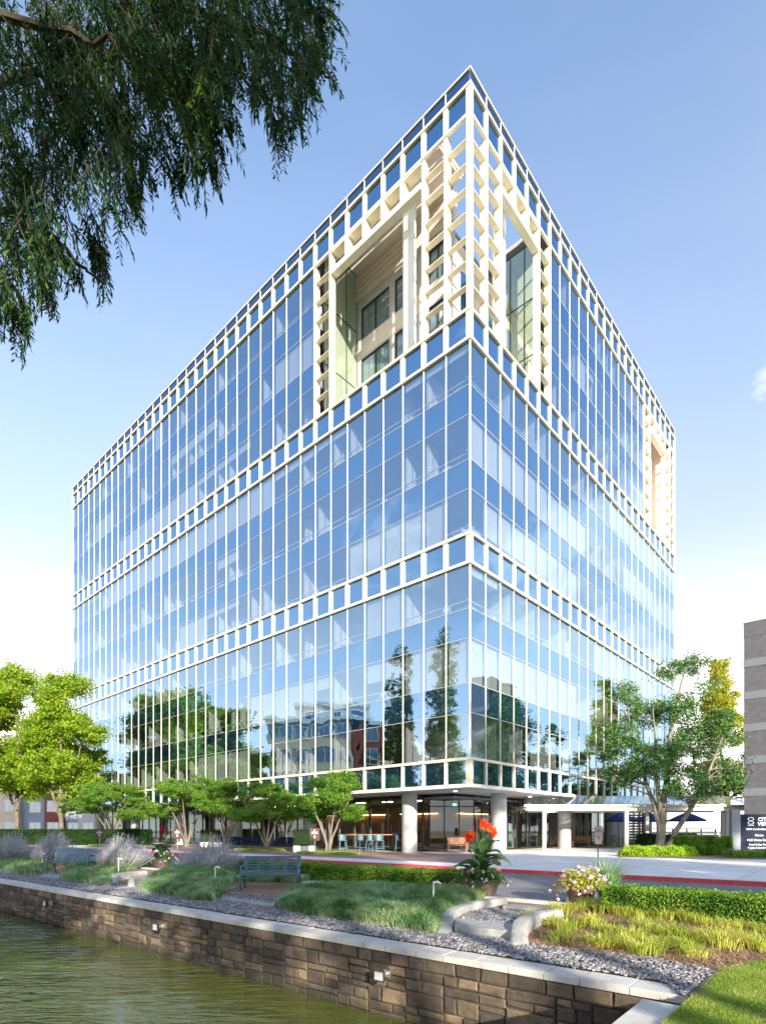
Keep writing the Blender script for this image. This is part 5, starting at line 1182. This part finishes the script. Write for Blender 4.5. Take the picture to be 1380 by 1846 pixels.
# other limbs around the crown (out of the frame, they shade the bank)
for k in range(26):
    z = random.uniform(8, 20); a = random.uniform(0, 6.28); r_ = 4.2 * (1.1 - z / 22) + .6; limb_paths.append(limb([(.1, .1, z), (r_ * .6 * math.cos(a), r_ * .6 * math.sin(a), z + .1), (r_ * math.cos(a), r_ * math.sin(a), z - .5)], .06, .01))
tb.build('trunk', M['darkbark'], cyt, smooth=True)
# outline of the hanging foliage in the photo, used to size the sprays of the near limbs
def lower(px):                                  # lowest foliage edge over picture column px
    xs = [-200, 0, 45, 70, 100, 130, 165, 205, 225, 260, 290, 330, 355, 405, 430, 450, 470, 510, 540, 560, 575, 605, 640]
    ys = [620, 560, 585, 525, 505, 440, 440, 450, 350, 340, 275, 290, 305, 285, 215, 195, 185, 245, 190, 120, 115, 130, -50]
    return float(np.interp(px, xs, ys))
Q = []                                          # needle sprigs (quads)
tw = MB()
def spray(p, d, L, dens=1.0, sp=.12):
    n = max(6, int(L / .017 * dens)); pts = []; q = Vector(p); dd = Vector(d).normalized()
    step = L / n; side = Vector((random.gauss(0, 1), random.gauss(0, 1), 0)).normalized()
    for i in range(n):
        pts.append(q.copy()); dd = (dd + Vector((0, 0, -1)) * .035 + Vector((random.gauss(0, .03), random.gauss(0, .03), 0))).normalized(); q = q + dd * step
        if i > 1:
            s_ = 1 if i % 2 else -1; o = (side * s_ + dd * 1.15 + Vector((random.gauss(0, .25),) * 3)).normalized(); ln = sp * random.uniform(.6, 1.2) * (1 - .5 * i / n)
            nn = o.cross(Vector((random.gauss(0, .5), random.gauss(0, .5), 1))).normalized() * (.0065 + .005 * random.random())
            m_ = q + o * ln * .5 + Vector((0, 0, -.004)); e = q + o * ln + Vector((0, 0, -ln * .15)); Q.append((q, m_ - nn, e, m_ + nn))
    tw.tube([pts[0], pts[len(pts) // 2], pts[-1]], [.004, .003, .0012], 4, cap=False)
O_ = Vector((-5.2, -2.4, -.28))
def world_px(p): w_ = p + O_; return CX + w_.x / w_.y * F, HZ - (w_.z - EYE) / w_.y * F
cnt = 0
while cnt < 400:
    D = random.uniform(4.4 if cnt > 380 else 4.9, 5.2 if cnt > 380 else 6.8); px = random.uniform(-140, 590 if cnt < 380 else 300); lo = lower(px); py = random.uniform(-180, lo - 40)
    room = (lo - py) / F * D
    if px > 400 and random.random() < .45: continue
    if px < 70 and py < 80 and random.random() < .4: continue
    c = cpt(px, py, D); dirx = random.uniform(-.15, .5); L = min(random.uniform(.35, .75), room * .95); k = 0
    if L < .12: continue
    for k in range(int(5 + 9 * L)):
        o_ = Vector((random.gauss(0, .07), random.gauss(0, .10), random.uniform(-.35, .05) * L)); spray(c + o_, (dirx + random.gauss(0, .28), random.gauss(0, .25), -.75), L * random.uniform(.45, .8), .75)
    cnt += 1
for path in limb_paths[:6]:
    for p in path[8:]:
        px, py = world_px(p)
        if px < 620 and py < lower(px) - 20: [spray(p, (random.uniform(-.5, .8), random.uniform(-.5, .5), -.5), min(.45, max(.12, (lower(px) - py) / F * 5.5)), 1.0) for _ in range(3)]
for tx, ty, ln in ((205, 515, .75), (190, 500, .6), (170, 480, .6), (100, 560, .6), (45, 622, .7), (30, 600, .6), (62, 600, .5), (12, 585, .5), (250, 372, .55), (262, 355, .5), (232, 350, .5), (318, 335, .6), (330, 328, .45), (355, 345, .6), (375, 322, .5), (405, 330, .6), (395, 300, .5), (420, 240, .4), (512, 275, .55), (500, 250, .5), (540, 222, .45), (470, 195, .4), (140, 520, .5), (85, 545, .5)):
    c = cpt(tx, ty, 5.8) + Vector((-.18 * ln, 0, ln * .80))
    for _ in range(7): spray(c + Vector((random.gauss(0, .05), random.gauss(0, .05), random.uniform(-.35, 0) * ln)), (.25 + random.gauss(0, .16), random.gauss(0, .15), -1), ln * random.uniform(.5, .85), 1.0)
for px, py in ((560, 100), (575, 108), (590, 125), (598, 140), (548, 95), (535, 92)): spray(cpt(px, py, 6.2), (.5, 0, -.6), .22, 1.4, .08); spray(cpt(px, py, 6.2), (.1, 0, -1), .16, 1.4, .07)
tw.build('twigs', M['darkbark'], cyt)
V = np.array([[tuple(a) for a in q] for q in Q]); polys('needle_sprays', V, M['lf_cypress'], cyt)
cl_ = []
for path in limb_paths[6:]:
    for p in path[5:]: c = np.array(p)[None] + RNG.normal(0, .45, (75, 3)) * np.array([1, 1, .5]); cl_.append(c)
polys('outer_foliage', leaves(np.concatenate(cl_), .34, .25, droop=.5), M['lf_cypress'], cyt)

# ---------------------------------------------------------------- hedges
def hedge(label, A, Bp, depth, z0, h, leafm, n, lsize=.045, name='clipped_hedge', wav=.03, dz=0):
    A = Vector(A[:2]); Bp = Vector(Bp[:2]); T = (Bp - A); L_ = T.length; T.normalize(); o = thing(name, label, 'hedge', (A.x, A.y, z0), math.atan2(T.y, T.x))   # local x along, y to the left
    s = 1 if depth > 0 else -1; d = abs(depth)
    y0, y1 = (0, d) if s > 0 else (-d, 0)
    MB().box((.07, y0 + .07, 0), (L_ - .07, y1 - .07, h - .07)).build('hedge_body', M['hedgecore'], o)
    At = L_ * d; Af = L_ * h; Ae = d * h; k = RNG.choice(5, n, p=np.array([At, Af, Af * .5, Ae, Ae]) / (At + 1.5 * Af + 2 * Ae))
    P = np.column_stack([RNG.uniform(0, L_, n), RNG.uniform(y0, y1, n), RNG.uniform(0, h, n)])
    P[k == 0, 2] = h; yf, yb = (y0, y1); P[k == 1, 1] = yf; P[k == 2, 1] = yb; P[k == 3, 0] = 0; P[k == 4, 0] = L_
    bump = np.sin(P[:, 0] * 2.3) * .5 + np.sin(P[:, 0] * 5.1 + 1) * .35 + np.sin(P[:, 1] * 6) * .3; P[:, 2] += bump * wav * (P[:, 2] / h); P[k == 1, 1] += (bump[k == 1] * wav)
    P += RNG.normal(0, .022, P.shape); P -= (P - np.array([L_ / 2, (y0 + y1) / 2, h / 2])) * .0
    polys('hedge_foliage', leaves(P, lsize, .55, up=.3), leafm, o); return o
pA, pB = S(uv((1.86, 13.8))[0], 7.35), S(uv((1.86, 13.8))[0] + 16, 7.35)
hedge('low clipped green hedge along the road behind the nearer bench and the blue green grass', S(uv((1.86, 13.8))[0] + 9.3, uv((1.86, 13.8))[1]), S(uv((1.86, 13.8))[0], uv((1.86, 13.8))[1]), .9, -.15, .47, M['lf_hedge'], 52000, .05)
hA = Vector((3.95, 10.25)); hB = Vector((12.5, 4.4))
hedge('broad low clipped green hedge beside the road at the right, behind the yellow grasses', hA, hB, .95, -.15, .46, M['lf_hedge'], 60000, .045)
hedge('long dark green hedge at the far left in front of the apartments', at(-120, 50), at(262, 50), 1.6, 0, 1.35, M['lf_darkhedge'], 42000, .13)
hedge('rounded dark green clipped shrub hedge beside the grey sign pillar', at(1247, 30.0), at(1320, 30.5), 1.5, 0, .98, M['lf_hedge'], 22000, .07, wav=.06)
hedge('dark low shrub hedge behind the big tree trunk', at(1165, 38), at(1262, 39), 1.2, 0, 1.0, M['lf_darkhedge'], 9000, .10, wav=.12)
# round mounds of leaves
def mound(name, label, cat, p, r, h, leafm, n, lsize, group=None, asp=.5, core=True, ry=None):
    o = thing(name, label, cat, p, random.uniform(0, 0), group); ry = ry or r
    if core: mb = MB(); mb.lathe([(r * .86 * math.cos(a), h * .84 * math.sin(a)) for a in np.linspace(0, 1.5, 7)], seg=18); mb.v = [(x, y * ry / r, z) for x, y, z in mb.v]; mb.build('foliage_core', M['hedgecore'], o)
    d = rnd_dir(n); d[:, 2] = np.abs(d[:, 2]); sc_ = 1 + .10 * np.sin(d[:, 0] * 9) * np.sin(d[:, 1] * 8 + 1); P = d * np.array([r, ry, h]) * (RNG.uniform(.86, 1.04, (n, 1)) * sc_[:, None])
    polys('foliage', leaves(P, lsize, asp, up=.4), leafm, o); return o
for i, (px, D, r, lb) in enumerate(((1145, 29.7, .85, 'leftmost low lime green shrub at the plaza edge'), (1178, 29.9, .85, 'second low lime green shrub from the left beneath the big tree'), (1208, 29.6, .8, 'third low lime green shrub from the left'), (1232, 30.2, .7, 'lime green shrub touching the dark rounded hedge'))): mound('lime_shrub', lb, 'shrub', at(px, D), r, .55, M['lf_limeshrub'], 3200, .075, 'low lime green shrubs')
for i, (px, D, r, h) in enumerate(((1108, 36, .7, .0), )): pass
bed = thing('flowering_bed_plants', 'leafy plants with small pale flowers in front of the directory sign', 'plants', at(1352, 28.2), 0); bed['category'] = 'flower bed'
P = np.column_stack([RNG.uniform(-1.1, 2.3, 5000), RNG.uniform(-.5, .7, 5000), RNG.uniform(.0, .42, 5000) * RNG.uniform(.5, 1.1, 5000)]); polys('foliage', leaves(P, .085, .55, up=.5), M['lf_hedge'], bed)
P = np.column_stack([RNG.uniform(-1.1, 2.3, 90), RNG.uniform(-.5, .5, 90), RNG.uniform(.3, .46, 90)]); polys('flowers', leaves(P, .09, .9, up=1), M['fl_white'], bed)
# garden soil of the right hand plaza bed and grass islands
def blade_bed(name, label, poly, z, h, wd, lean, m, n, kind='stuff', cat='grass', hump=None, zf=None, clump=None):
    P = scatter([tuple(p)[:2] for p in poly], n)
    if clump:
        C_ = scatter([tuple(p)[:2] for p in poly], clump[0]); idx = RNG.integers(0, len(C_), n); P = C_[idx] + RNG.normal(0, clump[1], (n, 2)); dirs = np.column_stack([(P - C_[idx]) / clump[1], np.zeros(n)]) * .6
    else: dirs = None
    z_ = np.full(len(P), z) if zf is None else zf(P)
    o = polys(name, blades(np.column_stack([P, z_]), h, wd, lean, dirs), m); return tag(o, label, cat, kind=kind)
def disk(c, rx, ry, rot=0, n=20): c = Vector(c[:2]); return [(c.x + rx * math.cos(a) * math.cos(rot) - ry * math.sin(a) * math.sin(rot), c.y + rx * math.cos(a) * math.sin(rot) + ry * math.sin(a) * math.cos(rot)) for a in np.linspace(0, 2 * math.pi, n, endpoint=False)]
eang = math.atan2(-E1.y, -E1.x)
for c, rx, ry, lb in ((at(592, 33), 2.3, 1.35, 'oval of short grass round the trunk of the small tree nearest the column'), (at(470, 38), 2.4, 1.3, 'oval of short grass in front of the navy sofas'), (at(205, 48), 3.4, 1.5, 'strip of short grass under the leftmost small tree')):
    dk = disk(c, rx, ry, eang); sheet('grass_island', dk, .012, M['turf']); blade_bed('grass', lb, dk, .012, .11, .02, .5, M['lf_lawn'], 9000)
sheet('garden_ground', [at(1112, 28.6), at(1250, 27.2), at(1285, 27.0), at(1500, 25.5), at(1500, 34), at(1120, 40)], .012, M['soil'])
sheet('lawn', [at(1000, 43.5), at(1180, 43.0), at(1330, 48), at(1330, 90), at(1060, 90)], .010, M['turf'])

# ---------------------------------------------------------------- mounded blue green grass between hedge and gravel
def mondo(label, poly, hump, n, h=.24, seed=0):
    poly = [tuple(p)[:2] for p in poly]; P = scatter(poly, n); U = np.array([uv(p) for p in P]); rs = np.random.default_rng(seed)
    # height of the cushion: rises from the border inwards, lumpy
    edge = np.full(len(P), 9.0); m_ = len(poly)
    for i in range(m_):
        a = np.array(poly[i]); b = np.array(poly[(i + 1) % m_]); ab = b - a; t = np.clip(((P - a) @ ab) / (ab @ ab + 1e-9), 0, 1); edge = np.minimum(edge, np.linalg.norm(P - (a + t[:, None] * ab), axis=1))
    lump = .5 + .28 * np.sin(P[:, 0] * 3.1 + seed) * np.cos(P[:, 1] * 3.7) + .22 * np.sin(P[:, 0] * 1.3 + P[:, 1] * 1.9 + seed)
    slope = np.interp(U[:, 1], [6.9, 8.6, 9.6], [-.12, -.20, -.285]); z = slope + hump * np.clip(edge / .45, 0, 1) ** .6 * (.5 + .5 * lump)
    dirv = np.column_stack([np.full(len(P), NV.x), np.full(len(P), NV.y), np.zeros(len(P))]) * .55 + np.column_stack([np.sin(P[:, 1] * 4 + seed), np.cos(P[:, 0] * 3), np.zeros(len(P))]) * .5
    Vv = blades(np.column_stack([P, z]), h, .012, 1.0, dirv); o = polys('mondo_grass', Vv, M['lf_mondo']); tag(o, label, 'grass', kind='stuff')
    # soil cushion beneath
    mb = MB(); c = np.mean(np.array(poly), 0); k = 6; rings = []
    for j in range(k):
        f = 1 - j / (k - .5); rings.append([(c[0] + (p[0] - c[0]) * f, c[1] + (p[1] - c[1]) * f, float(np.interp(uv(p)[1] * f + uv(c)[1] * (1 - f), [6.9, 8.6, 9.6], [-.12, -.20, -.285])) - .03 + hump * .62 * min(1, (1 - f) * 2.5) ** .6) for p in poly])
    for r_ in rings: mb.v += r_
    for j in range(k - 1):
        for i in range(m_): a, b = j * m_ + i, j * m_ + (i + 1) % m_; mb.f.append((a, b, b + m_, a + m_))
    mb.f.append(tuple((k - 1) * m_ + i for i in range(m_))); tag(mb.build('garden_ground', M['hedgecore'], smooth=True), kind='structure')
Gz = lambda *pp: [G(x, y, -.24) for x, y in pp]
mondo('mounded blue green grass between the nearer bench and the steps', Gz((503, 1637), (560, 1648), (640, 1660), (720, 1672), (782, 1680), (800, 1662), (850, 1640), (878, 1630), (800, 1625), (700, 1618), (610, 1613), (545, 1614), (515, 1624)), .19, 52000, .24, 1)
mondo('dark green mounded grass below the lavender left of the nearer bench', Gz((252, 1606), (300, 1612), (355, 1622), (388, 1624), (420, 1598), (430, 1582), (360, 1572), (300, 1578), (268, 1592)), .22, 26000, .24, 2)
mondo('dark green mounded grass behind the middle path light', Gz((108, 1586), (150, 1592), (198, 1597), (215, 1580), (262, 1570), (290, 1562), (230, 1548), (170, 1552), (120, 1570)), .15, 18000, .26, 3)
mondo('dark green mounded grass at the left around the path light', Gz((12, 1572), (50, 1578), (74, 1576), (98, 1566), (120, 1552), (60, 1543), (10, 1546), (-10, 1560)), .15, 12000, .28, 4)
mondo('strip of green grass behind the nearer bench', Gz((430, 1596), (556, 1600), (560, 1584), (440, 1582)), .08, 9000, .20, 5)
# russian sage clumps
def sage(label, px, py, D, w_, h_, seed):
    rs = np.random.default_rng(seed); p0 = at(px, D, -.18); o = thing('lavender_shrub', label, 'shrub', p0, 0, 'hazy lavender coloured shrubs'); n = 520; tops = []
    a = rs.uniform(0, 6.28, n); q = rs.uniform(0, 1, n) ** .6; x = np.cos(a) * q * w_ / 2; y = np.sin(a) * q * w_ / 3; base = np.column_stack([x * .35, y * .35, np.zeros(n)]); top = np.column_stack([x, y, h_ * (1 - .55 * q ** 2) * rs.uniform(.7, 1.15, n)])
    top[:, 0] += w_ * .08; s = np.column_stack([np.full(n, .006), np.zeros(n), np.zeros(n)]); mid = base * .5 + top * .5 + np.column_stack([x * .12, y * .1, np.full(n, .05)])
    V = np.concatenate([np.stack([base - s, base + s, mid + s, mid - s], 1), np.stack([mid - s, mid + s, top + s * .4, top - s * .4], 1)]); polys('stems', V, M['lf_sage'], o)
    k = 22; t = rs.uniform(.55, 1.03, (n, k, 1)); P = (mid[:, None] * (1 - t) * 2 * (t < 1) + mid[:, None] * 0) ; tt = np.clip((t - .5) * 2, 0, 1.05); P = mid[:, None] * (1 - tt) + top[:, None] * tt + rs.normal(0, .014, (n, k, 3)); P = P.reshape(-1, 3)
    polys('flowers', leaves(P, .032, .6), M['lf_sageflower'], o)
    k = 16; t = rs.uniform(.1, .85, (n, k, 1)); P = base[:, None] * (1 - t) + mid[:, None] * t + (top - mid)[:, None] * np.clip(t - .5, 0, 1) + rs.normal(0, .035, (n, k, 3)); polys('foliage', leaves(P.reshape(-1, 3), .05, .4), M['lf_sage'], o); return o
sage('hazy lavender coloured shrub nearest the camera, left of the nearer bench', 372, 0, 19.5, 2.5, 1.30, 1)
sage('wide hazy lavender coloured shrub right of the farther bench', 214, 0, 21.5, 2.3, 1.30, 2)
sage('hazy lavender coloured shrub directly behind the farther bench', 92, 0, 24.5, 2.0, 1.40, 3)
sage('hazy lavender coloured shrub at the left edge of the picture', 16, 0, 26.5, 2.3, 1.40, 4)
# right-hand bed: straw mulch, daylily tufts
straw = [G(x, y, -.24) for x, y in ((945, 1702), (1050, 1716), (1180, 1730), (1292, 1752), (1380, 1733), (1500, 1735), (1500, 1655), (1380, 1668), (1200, 1655), (1090, 1640), (1010, 1640), (960, 1665))]
n = 26000; P = scatter([tuple(p)[:2] for p in straw], n); U = np.array([uv(p) for p in P]); z = np.interp(U[:, 1], [6.9, 7.6, 8.6, 9.6], [-.11, -.125, -.195, -.28]) + RNG.uniform(.0, .03, n)
a = RNG.uniform(0, 6.28, n); d = np.column_stack([np.cos(a), np.sin(a), RNG.normal(0, .25, n)]) * .06; s = np.column_stack([-np.sin(a), np.cos(a), np.zeros(n)]) * .0035; Pz = np.column_stack([P, z])
tag(polys('pine_straw', np.stack([Pz - d - s, Pz - d + s, Pz + d + s, Pz + d - s], 1), M['lf_straw']), 'reddish brown pine straw mulch between the yellow grasses', 'mulch', kind='stuff')
tuft_pts = [(985, 1668), (1010, 1655), (1040, 1650), (1062, 1672), (1085, 1655), (1100, 1682), (1118, 1660), (1140, 1690), (1150, 1665), (1170, 1684), (1182, 1702), (1200, 1668), (1212, 1692), (1236, 1704), (1245, 1672), (1262, 1698), (1280, 1680), (1300, 1706), (1318, 1684), (1340, 1702), (1352, 1672), (1376, 1690), (1022, 1676), (1125, 1700), (965, 1660), (1060, 1648), (1100, 1643), (1010, 1690), (1330, 1662), (1300, 1668), (1080, 1698), (1160, 1712), (1250, 1716), (1370, 1712)]
words = ['left of the hedge end', 'beneath the white flowered pot', 'behind the gravel', 'towards the lawn', 'at the right picture edge', 'in front of the clipped hedge']
def tuft(i, p, h, n, spread, m, label, grp):
    o = thing('daylily_tuft', label, 'plant', p, 0, grp); P0 = np.column_stack([RNG.normal(0, spread, n), RNG.normal(0, spread, n), np.zeros(n)]); dirs = np.column_stack([P0[:, 0], P0[:, 1], np.zeros(n)]) / spread * .8
    polys('blades', blades(P0, h, .014, .95, dirs), m, o); return o
for i, (px, py) in enumerate(tuft_pts):
    p = G(px, py, -.22); v_ = uv(p)[1]; p.z = float(np.interp(v_, [6.9, 7.6, 8.6, 9.6], [-.11, -.125, -.195, -.28]))
    tuft(i, p, .22 * (1 + .25 * math.sin(i * 2.3)), 190, .095, M['lf_lily'], 'tuft of yellow green strap leaved grass in the pine straw bed beside the lawn', 'yellow green grass tufts in the straw bed')
# lawn blades near the viewer
poly = [tuple(G(x, y, -.28))[:2] for x, y in ((1196, 1846), (1250, 1797), (1298, 1750), (1380, 1733), (1500, 1730), (1500, 1900), (1150, 1900))]
blade_bed('lawn_grass', 'short sunlit green lawn in the lower right corner', poly, -.276, .045, .006, .8, M['lf_lawn'], 90000)

# ---------------------------------------------------------------- planters
def pot(label, p, r=.43, h=.5):
    o = thing('flower_pot', label, 'planter', p, 0, 'large round flower pots'); MB().lathe([(r * .62, 0), (r * .80, h * .35), (r * .93, h * .75), (r * .97, h * .92), (r * 1.04, h * .93), (r * 1.04, h), (r * .9, h), (r * .88, h - .06)], seg=36).build('pot', M['pot'], o, smooth=True)
    MB().lathe([(r * .86, h - .07), (.01, h - .03)], seg=24).build('soil', M['soil'], o); return o
def canna(o, h, zs, heads, nl=11, seed=1, flower='fl_orange'):
    random.seed(seed); st = MB(); lf = []; fl = []
    for k, (x, y, top) in enumerate(heads):
        st.tube([(x * .3, y * .3, zs), (x * .6, y * .6, zs + top * .5), (x, y, zs + top)], [.014, .011, .006], 6, cap=False)
        n = int(70); d = rnd_dir(n) * np.array([.068, .068, .11]) * RNG.uniform(.3, 1, (n, 1)); fl.append(leaves(d + np.array([x, y, zs + top]), 0.085, .75, up=.2)); polys('flower_head', fl[-1], M[flower], o)
    st.build('stems', M['lf_canna'], o)
    for k in range(nl):                            # broad paddle leaves
        a = k * 2.4 + random.uniform(-.3, .3); z0 = zs + h * random.uniform(.02, .45); L_ = h * random.uniform(.38, .62); wd = L_ * .25; el = random.uniform(.5, 1.25); p = Vector((.04 * math.cos(a), .04 * math.sin(a), z0)); d = Vector((math.cos(a) * math.cos(el), math.sin(a) * math.cos(el), math.sin(el))); s = Vector((-math.sin(a), math.cos(a), 0)); N_ = 8; prev = None; curl = random.uniform(.08, .22)
        for i in range(N_ + 1):
            t = i / N_; wv = wd * math.sin(math.pi * min(1, t * .92 + .06)) ** .8; up_ = d.cross(s).normalized() * -1; c = (p, p + s * wv + Vector((0, 0, wv * .35)), p - s * wv + Vector((0, 0, wv * .35)))
            if prev: lf.append((prev[0], prev[1], c[1], c[0])); lf.append((prev[2], prev[0], c[0], c[2]))
            prev = c; d = (d + Vector((0, 0, -curl)) + Vector((math.cos(a), math.sin(a), 0)) * .05).normalized(); p = p + d * (L_ / N_)
    mb = MB(); [mb.quad(*q) for q in lf]
    # weld so that each leaf is one island
    me = mb.build('leaves', M['lf_canna'], o, smooth=True)
    import bmesh
    bm = bmesh.new(); bm.from_mesh(me.data); bmesh.ops.remove_doubles(bm, verts=bm.verts, dist=.0005); bm.to_mesh(me.data); bm.free()
def filler(o, r, z, n, leafm, flowers, squash=.5, ls=.07):
    d = rnd_dir(n); d[:, 2] = np.abs(d[:, 2]) * squash + .0; P = d * r * RNG.uniform(.4, 1.05, (n, 1)) + np.array([0, 0, z]); P[:, 2] -= np.clip(np.hypot(P[:, 0], P[:, 1]) - r * .75, 0, 1) * .8
    polys('foliage', leaves(P, ls, .5, up=.3), leafm, o)
    for m, k, cx, cy in flowers:
        d = rnd_dir(k); d[:, 2] = np.abs(d[:, 2]) * squash; P = d * r * RNG.uniform(.95, 1.1, (k, 1)) * np.array([1, 1, 1]) + np.array([0, 0, z]); P[:, 0] += cx; P[:, 1] += cy; P[:, 2] -= np.clip(np.hypot(P[:, 0], P[:, 1]) - r * .75, 0, 1) * .8
        c = np.repeat(P, 5, 0) + RNG.normal(0, .012, (k * 5, 3)); q_ = polys('blossom', leaves(c, .062, .9, up=1.0), m, o); q_['kind'] = 'stuff'
p1 = pot('large brown pot of orange flowered canna with dark leaves beside the road', at(866, 12.7, -.13), .43, .42)
canna(p1, 1.2, .42, [(-.20, 0, .98), (-.28, .1, .92), (.02, -.1, 1.22), (.10, .1, 1.24), (.20, 0, 1.15), (.30, .05, 1.03)], 20, 3)
filler(p1, .56, .42, 2100, M['lf_bedding'], [(M['fl_pink'], 18, -.08, 0), (M['fl_white'], 34, .12, -.05)])
p2 = pot('brown pot of yellow green leaves and white flowers right of the steps', at(1046, 11.6, -.13), .30, .36)
filler(p2, .50, .38, 2200, M['lf_coleus'], [(M['fl_white'], 95, .10, -.08), (M['fl_white'], 16, -.14, -.05), (M['fl_pink'], 8, -.1, -.05)], .75)
fg = thing('fountain_grass', 'arching green fountain grass clump behind the white flowered pot', 'plant', at(1092, 12.0, -.10)); n = 900; P0 = np.column_stack([RNG.normal(0, .05, n), RNG.normal(0, .05, n), np.zeros(n)]); polys('blades', blades(P0, .86, .010, .62, np.column_stack([P0[:, 0] / .05 * .7 + .15, P0[:, 1] / .05 * .7, np.zeros(n)])), M['lf_mondo'], fg)
p3 = pot('distant brown pot of red flowered canna among the lavender clumps', at(291, 22.5, -.12), .38, .40)
canna(p3, 1.1, .40, [(.03, 0, 1.12), (.06, .03, 1.05)], 14, 6, 'fl_red'); filler(p3, .5, .36, 1200, M['lf_bedding'], [(M['fl_white'], 26, .25, -.1), (M['fl_pink'], 5, 0, 0)])

# gravel and straw patch under the nearer bench, scattered fallen leaves
bp_ = [tuple(q)[:2] for q in Gz((402, 1616), (498, 1630), (548, 1612), (556, 1596), (440, 1594))]
tag(chips('slate_gravel', scatter(bp_, 2600), -.245, .05), 'pale gravel and chips on the small patch under the nearer bench', 'gravel', kind='stuff')
LT = np.concatenate([scatter(GRAVEL, 420), scatter([tuple(q)[:2] for q in LAWN[-4:]] + [LAWN[0]], 160), scatter(bp_, 150)]); LT = np.column_stack([LT, np.full(len(LT), -.238)])
tag(polys('fallen_leaves', leaves(LT, .055, .6, up=3), M['lf_straw']), 'dry brown leaves fallen on the gravel and lawn edge', 'leaf litter', kind='stuff')
